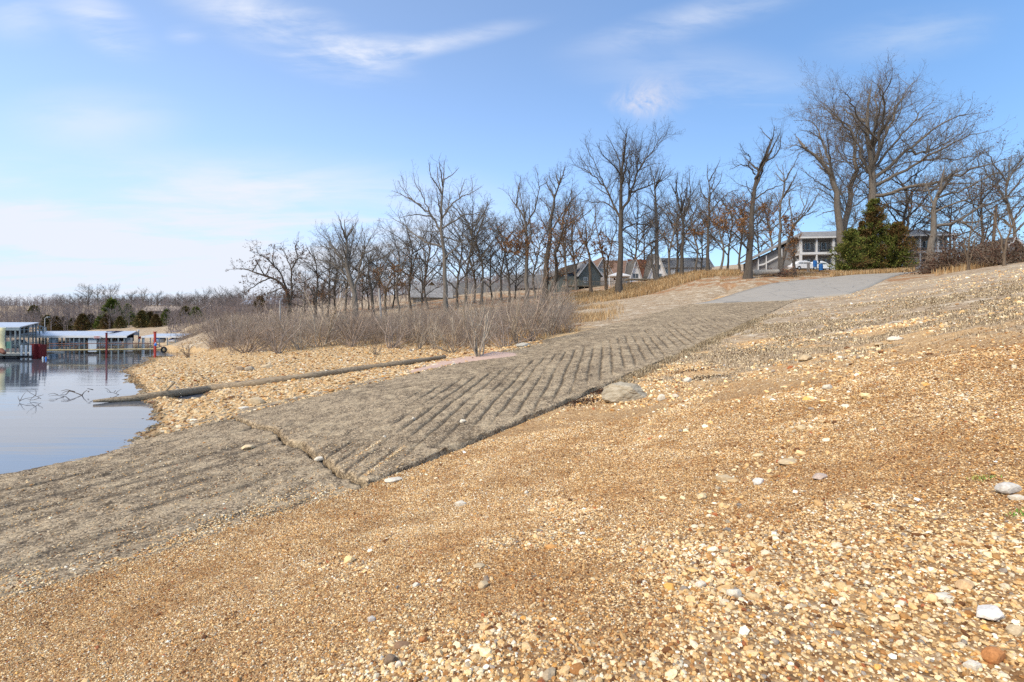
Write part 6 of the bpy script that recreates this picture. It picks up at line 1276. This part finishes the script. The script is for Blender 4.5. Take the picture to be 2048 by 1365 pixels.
for px, Y in ((10, YA0), (21, YA0 + .5), (31, YA0), (40, YA0), (48, 51.5), (57, 53.5), (66, 56), (72, 56.5), (79, 58.5), (86, 60), (92, YA1)):
    x = wx(px, Y); zt = eave + (ridge - eave) * (1 - abs(Y - (YA0 + YA1) / 2) / ((YA1 - YA0) / 2)) if px >= 40 else eave
    Wm(dA_).wbox(x - .05, x + .05, Y - .05, Y + .05, .2, zt - .12).build("post", m_steel, dA_)
gb = Wm(dA_)
for z_ in (eave - .3, 1.35, 2.3): gb.wbar((xg, YA0, z_), (wx(92, YA1), YA1, z_ * .98), .035)
gb.wbar((xg, YA0, eave - .1), (wx(66, 56), 56, ridge - .2), .05); gb.wbar((wx(66, 56), 56, ridge - .2), (wx(92, YA1), YA1, eave - .1), .05); gb.build("gable_frame", m_steel, dA_)
dk = Wm(dA_); dk.wbox(xl, wx(75, YA0), YA0 - 1.6, YA0 + 3, .30, .50); dk.build("deck", m_conc, dA_)
for k in range(12):
    x = wx(72, YA0) - .3 - k * 1.35; Wm(dA_).wbar((x, YA0 - 1.4, .08), (x - 1.1, YA0 - 1.4, .08), .24, 12).build("float", m_black, dA_)
for px in (43, 52, 61):
    o = root_at("piling", "white piling at the tall dock's edge, %s" % {43: "leftmost of three", 52: "middle of three", 61: "rightmost of three"}[px], "piling", wx(px, 48.2), 48.2, 0, "white pilings at the dock"); Wm(o).wbar((wx(px, 48.2), 48.2, -.6), (wx(px, 48.2), 48.2, 1.32), .085, 10).build("pile", m_trim, o); Wm(o).wbar((wx(px, 48.2), 48.2, .12), (wx(px, 48.2), 48.2, .34), .16, 10).build("collar", m_tyre, o)
o = root_at("storage_box", "dark red cabinet at the end of the tall dock", "cabinet", wx(75, 49), 49, .3); Wm(o).wbox(wx(68.5, 49), wx(76, 49), 48.6, 49.4, -.15, 1.42).build("body", m_red, o); Wm(o).wbox(wx(76.3, 49), wx(82, 49), 48.9, 49.6, .1, 1.35).build("door", m_red, o)
o = root_at("mesh_panel", "teal-green mesh screen on the tall dock", "screen", wx(18, 49.6), 49.6, .5); Wm(o).wbox(wx(12, 49.6), wx(24, 49.6), 49.55, 49.62, .95, 1.62).build("screen", m_gteal, o); [Wm(o).wbox(x - .03, x + .03, 49.5, 49.54, .5, 1.7).build("post", m_steel, o) for x in (wx(12, 49.6), wx(24, 49.6))]
# cream tarp hung at the left edge
tp = root_at("tarpaulin", "cream tarpaulin hanging in a curve at the left edge of the picture", "tarpaulin", wx(4, 47), 47, .4); n_ = 14; A = MB(); b0 = np.array(tp.location)
prof = [(10.5, 656), (9.6, 664), (8.3, 672), (8.6, 682), (9.8, 692), (11.4, 700)]
for k, (px, py) in enumerate(prof):
    for xx, dy in ((wx(-70, 47), .25), (wx(px - 14, 47), .06 * (-1) ** k), (wx(px, 47), 0)): A.V += [tuple(np.array((xx, 47 + dy, wz(py, 47))) - b0), tuple(np.array((xx, 47.05 + dy, wz(py, 47))) - b0)]
for k in range(5):
    for j in range(2):
        a = k * 6 + j * 2; c = a + 6; A.F += [(a, c, c + 2, a + 2), (a + 1, a + 3, c + 3, c + 1)]
    A.F.append((k * 6 + 4, k * 6 + 10, k * 6 + 11, k * 6 + 5))
A.build("sheet", m_tarp, tp, smooth=True); Wm(tp).wbar((wx(-70, 47), 47.1, wz(656, 47)), (wx(10.5, 47), 47.1, wz(656, 47)), .04).build("top_rail", m_steel, tp)
dr = log_obj("driftwood", "dark driftwood jammed against the dock at the left edge", [W(-20, 706, 46), W(2, 702, 46), W(9, 707, 45.6)], [.25, .22, .12], m_rust, 41, sub=12)

# long low covered dock with boats
YB = 57.0
def low_dock(name, label, px0, px1, Y0, D, py_e, py_r, gable_px, posts, panels, ntrim=None):
    x0, x1 = wx(px0, Y0), wx(px1, Y0); o = root_at(name, label, "dock", (x0 + x1) / 2, Y0); ze, zr = wz(py_e, Y0), wz(py_r, Y0 + D / 2); xr1 = wx(gable_px, Y0 + D / 2)
    Wm(o).wquad([(x0, Y0, ze), (x1, Y0, ze), (xr1, Y0 + D / 2, zr), (x0, Y0 + D / 2, zr)], .07).build("roof", m_metal, o)
    Wm(o).wquad([(x0, Y0 + D / 2 + .01, zr), (xr1, Y0 + D / 2 + .01, zr), (wx(gable_px + 5, Y0 + D), Y0 + D, ze), (x0, Y0 + D, ze)], .07).build("roof", m_metal, o)
    Wm(o).wbox(x0, x1, Y0 - .05, Y0 - .005, ze - .22, ze + .02).build("fascia", m_trim, o)
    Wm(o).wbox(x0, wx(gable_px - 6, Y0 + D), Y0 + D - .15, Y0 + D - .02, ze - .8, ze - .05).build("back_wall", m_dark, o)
    Wm(o).wbox(x0, wx(gable_px - 4, Y0 + D), Y0 + D - 1.2, Y0 + D - .2, .22, .42).build("walkway", m_conc, o)
    for px in posts: x = wx(px, Y0); Wm(o).wbox(x - .05, x + .05, Y0 + .02, Y0 + .12, -.3, ze - .22).build("post", m_steel, o)
    for a, b_, mt, zb, dy in panels: Wm(o).wbox(wx(a, Y0), wx(b_, Y0), Y0 + dy, Y0 + dy + .1, zb, ze - .23).build("panel", mt, o)
    return o
low_dock("covered_dock", "long low covered dock with a white metal roof sheltering the boats", 8, 254, YB, 8.0, 672, 662.5, 274, [101, 114, 123, 131, 139, 147, 158, 168, 199, 222, 236, 248], [(95, 110, m_lblue, -.1, .15), (173, 190, m_lblue, .25, .2), (247, 262, m_greysid, .3, .2), (114, 140, m_deck, 1.1, 6.5)])
YC = 76.0
low_dock("covered_dock", "farther low dock with a white roof touching the gravel shore", 283, 366, YC, 7.0, 673, 667.5, 384, [284, 300, 318, 334, 350, 364], [(284, 287, m_trim, -.1, .15), (318, 336, m_conc, .4, 5.0), (355, 366, m_greysid, .3, .2)])
o = root_at("dock_sign", "red and white sign board hung under the long dock's roof", "sign", wx(196, YB - .2), YB - .2, wz(675, YB)); Wm(o).wbox(wx(190, YB), wx(203.5, YB), YB - .2, YB - .15, wz(677.2, YB), wz(672.6, YB)).build("board", m_trim, o); Wm(o).wbox(wx(191, YB), wx(202.5, YB), YB - .22, YB - .205, wz(674.4, YB), wz(673.3, YB)).build("stripe", m_bred, o); Wm(o).wbox(wx(191, YB), wx(202.5, YB), YB - .22, YB - .205, wz(676.6, YB), wz(675.6, YB)).build("stripe", m_bred, o)
def boat(label, px0, px1, Y, pyw, h, cover, mat_c, yaw=0, canopy=False):
    xa, xb = wx(px0, Y), wx(px1, Y); Lb = xb - xa; o = root_at("boat", label, "boat", (xa + xb) / 2, Y, wz(pyw, Y)); K = 9; Vs = []; rows = []
    for i in range(K + 1):
        f_ = i / K; xx = -Lb / 2 + Lb * f_; wd = .95 * (1 - max(0, (f_ - .55) / .45) ** 2.2) + .02; hh = h * (.72 + .28 * f_)
        rows.append([(xx, -wd, hh), (xx, -wd * .92, hh * .45), (xx, -wd * .45, .02), (xx, wd * .45, .02), (xx, wd * .92, hh * .45), (xx, wd, hh)])
    V = np.array(rows).reshape(-1, 3); I = np.arange((K + 1) * 6).reshape(K + 1, 6); q = np.stack([I[:-1, :-1], I[1:, :-1], I[1:, 1:], I[:-1, 1:]], -1).reshape(-1, 4)
    link("hull", np_mesh("hull", V, [q, I[0][None, ::-1]], m_boat), None, o)
    dkv = []; 
    for i in range(K + 1): f_ = i / K; a, b_ = rows[i][0], rows[i][5]; bul = cover * math.sin(math.pi * min(1, f_ * 1.02)) ** .7; dkv += [(a[0], a[1], a[2] + .01), (a[0], a[1] * .5, a[2] + bul * .85 + .01), (a[0], 0, a[2] + bul + .01), (a[0], b_[1] * .5, a[2] + bul * .85 + .01), (b_[0], b_[1], b_[2] + .01)]
    I = np.arange((K + 1) * 5).reshape(K + 1, 5); q = np.stack([I[:-1, :-1], I[1:, :-1], I[1:, 1:], I[:-1, 1:]], -1).reshape(-1, 4); link("cover", np_mesh("cover", np.array(dkv), q, mat_c), None, o)
    MB().box(-Lb / 2 - .32, -Lb / 2 - .01, -.2, .2, .05, h * .95).build("outboard_motor", m_black, o)
    if canopy:
        MB().box(-Lb * .25, Lb * .2, -.9, .9, h + 1.15, h + 1.23).build("canopy", m_navy, o)
        for x in (-Lb * .24, Lb * .19): MB().bar((x, -.85, h), (x, -.85, h + 1.15), .025).build("canopy_post", m_steel, o)
    o.rotation_euler = (0, 0, R(yaw)); return o
m_cvg = simple("pale blue boat cover", (.40, .45, .52), .6, var=.1)
m_cvw = simple("white boat cover", (.60, .60, .64), .6, var=.1)
boat("white and pale blue runabout in the long dock", 147, 171, YB + 1.5, 693, .55, .42, m_cvg); boat("boat under a peaked white cover beside the first red post", 193, 213, YB + 1.5, 694, .55, .62, m_cvw); boat("boat with a dark arch canopy in the right bay of the long dock", 219, 243, YB + 3, 692, .5, .15, m_cvw, canopy=True)
boat("white cabin boat at the tall dock behind the white pilings", 22, 52, 58.5, 697, .6, .5, m_boat, canopy=False); boat("blue boat at the farther low dock, right of the bright red post", 314, 329, YC + 1, 686, .6, .55, m_blue); boat("silver pontoon boat with a navy cover at the end of the farther dock", 344, 364, YC + 1, 687, .65, .5, m_navy, canopy=True); boat("small dark fishing boat in the left bays of the long dock", 116, 138, YB + 4, 693, .45, .2, m_dark)
o = root_at("flag_banner", "red and white banner hanging at the end of the long dock", "banner", wx(279, YB + 4), YB + 4, 1.2); Wm(o).wbox(wx(276.5, 61), wx(281.5, 61), 61, 61.04, wz(678, 61), wz(673.5, 61)).build("cloth", m_bred, o); Wm(o).wbox(wx(276.5, 61), wx(280, 61), 61, 61.04, wz(684, 61), wz(678.1, 61)).build("cloth", m_trim, o); Wm(o).wbar((wx(276, 61), 61.1, .3), (wx(276, 61), 61.1, wz(662, 61)), .05).build("pole", m_steel, o); Wm(o).wbar((wx(276, 61), 61.1, wz(662, 61)), (wx(276, 61), 61.1, wz(660, 61)), .12, 8).build("lamp", m_trim, o)
# wheeled gangway from the dock to the shore
YG = 50.5
gw = root_at("gangway", "long steel gangway with rusty truss rails ending in a wheel on the shore", "gangway", wx(200, YG), YG, .5); g_ = lambda a, pa, b_, pb, r_2, Y=YG: ((wx(a, Y), Y, wz(pa, Y)), (wx(b_, Y), Y, wz(pb, Y)), r_2)
Wm(gw).wbar(*g_(76, 701, 322, 698, .055), 8).build("lower_rail", m_yel, gw); Wm(gw).wbar(*g_(98, 687.5, 312, 687, .035), 8).build("top_rail", m_rust, gw); Wm(gw).wbar(*g_(84, 701, 98, 687.5, .04), 8).build("end_brace", m_rust, gw); Wm(gw).wbar(*g_(312, 687, 327, 697, .04), 8).build("end_brace", m_rust, gw)
Wm(gw).wbar(*g_(90, 693, 150, 691, .03), 8).build("mid_rail", m_rust, gw); Wm(gw).wquad([(wx(78, YG), YG + .1, wz(701.5, YG)), (wx(322, YG), YG + .1, wz(699, YG)), (wx(322, YG), YG + 1.1, wz(699, YG)), (wx(78, YG), YG + 1.1, wz(701.5, YG))], .06).build("walkway", m_conc, gw)
for i, px in enumerate(range(104, 320, 24)): Wm(gw).wbar(*g_(px, 700.5, px, 687.3, .022)).build("upright", m_rust, gw)
for px in range(140, 300, 48): Wm(gw).wbar(*g_(px, 700, px + 24, 688, .02)).build("truss_brace", m_rust, gw)
for yy in (YG, YG + 1.1):
    w1 = Wm(gw); c = np.array((wx(327.5, yy), yy, wz(700.5, YG))); K = 22; tor = []
    th = np.linspace(0, 2 * np.pi, K, endpoint=False); ph = np.linspace(0, 2 * np.pi, 8, endpoint=False); RR, rr = .235, .075
    V = np.array([[(c[0] + (RR + rr * math.cos(p)) * math.cos(t_), c[1] + rr * 1.3 * math.sin(p), c[2] + (RR + rr * math.cos(p)) * math.sin(t_)) for p in ph] for t_ in th]) - np.array(gw.location)
    I = np.arange(K * 8).reshape(K, 8); q = np.stack([I, np.roll(I, -1, 0), np.roll(np.roll(I, -1, 0), -1, 1), np.roll(I, -1, 1)], -1).reshape(-1, 4); wo_ = link("wheel", np_mesh("wheel", V.reshape(-1, 3), q, m_tyre), None, gw)
    hb = Wm(gw); hb.wbar(c + [0, -.06, 0], c + [0, .06, 0], .06, 10)
    for k in range(6): a = k * math.pi / 3; hb.wbar(c, c + [math.cos(a) * .19, 0, math.sin(a) * .19], .014, 5)
    hb.build("spokes", m_yel, wo_)
for px, mt, lab, wd in ((213, m_red, "dark red square post standing through the gangway, left one", .06), (310, m_bred, "bright red post near the shore end of the gangway", .08)):
    Y = YG - .5; o = root_at("mooring_post", lab, "post", wx(px, Y), Y, 0, "red mooring posts"); x = wx(px, Y); Wm(o).wbox(x - wd, x + wd, Y - wd, Y + wd, -.8, wz(667 if px < 300 else 665, Y)).build("post", mt, o); Wm(o).wbox(x - wd * 1.5, x + wd * 1.5, Y - wd * 1.5, Y + wd * 1.5, wz(667 if px < 300 else 665, Y), wz(666 if px < 300 else 663.6, Y)).build("cap", mt, o)
o = root_at("buoy", "blue and white float hung on the bright red post", "buoy", wx(311, 49.5), 49.5, wz(690, 49.5)); V, Fq = ICO2; link("float", np_mesh("float", V * [.12, .12, .15], Fq, m_blue), None, o); MB().bar((0, 0, .14), (0, 0, .24), .04, 8).build("ring", m_trim, o)
o = root_at("lamp_post", "slim grey lamp post with a curved arm behind the tall dock", "lamp post", wx(89.5, 64), 64, 0); A = Wm(o); A.wbar((wx(89.5, 64), 64, -.5), (wx(89.5, 64), 64, wz(638, 64)), .05, 8); A.build("pole", m_ppole, o); A = Wm(o); A.wbar((wx(89.5, 64), 64, wz(638, 64)), (wx(92, 64), 64, wz(635.3, 64)), .035); A.wbar((wx(92, 64), 64, wz(635.3, 64)), (wx(95.5, 64), 64, wz(634.3, 64)), .035); A.build("arm", m_ppole, o); Wm(o).wbox(wx(95, 64), wx(98, 64), 63.85, 64.15, wz(635, 64), wz(634, 64)).build("lamp_head", m_trim, o)
for px, py, lab in ((86, 700, "white jug float tied by the red cabinet"), (92, 702, "blue and white jug float right of the white one")):
    Y = 48.0; o = root_at("jug_float", lab, "float", wx(px, Y), Y, 0); MB().bar((0, 0, -.05), (0, 0, .22), .07, 12).build("jug", m_trim if px == 86 else m_blue, o); MB().bar((0, 0, .22), (0, 0, .27), .03, 8).build("cap", m_trim, o)
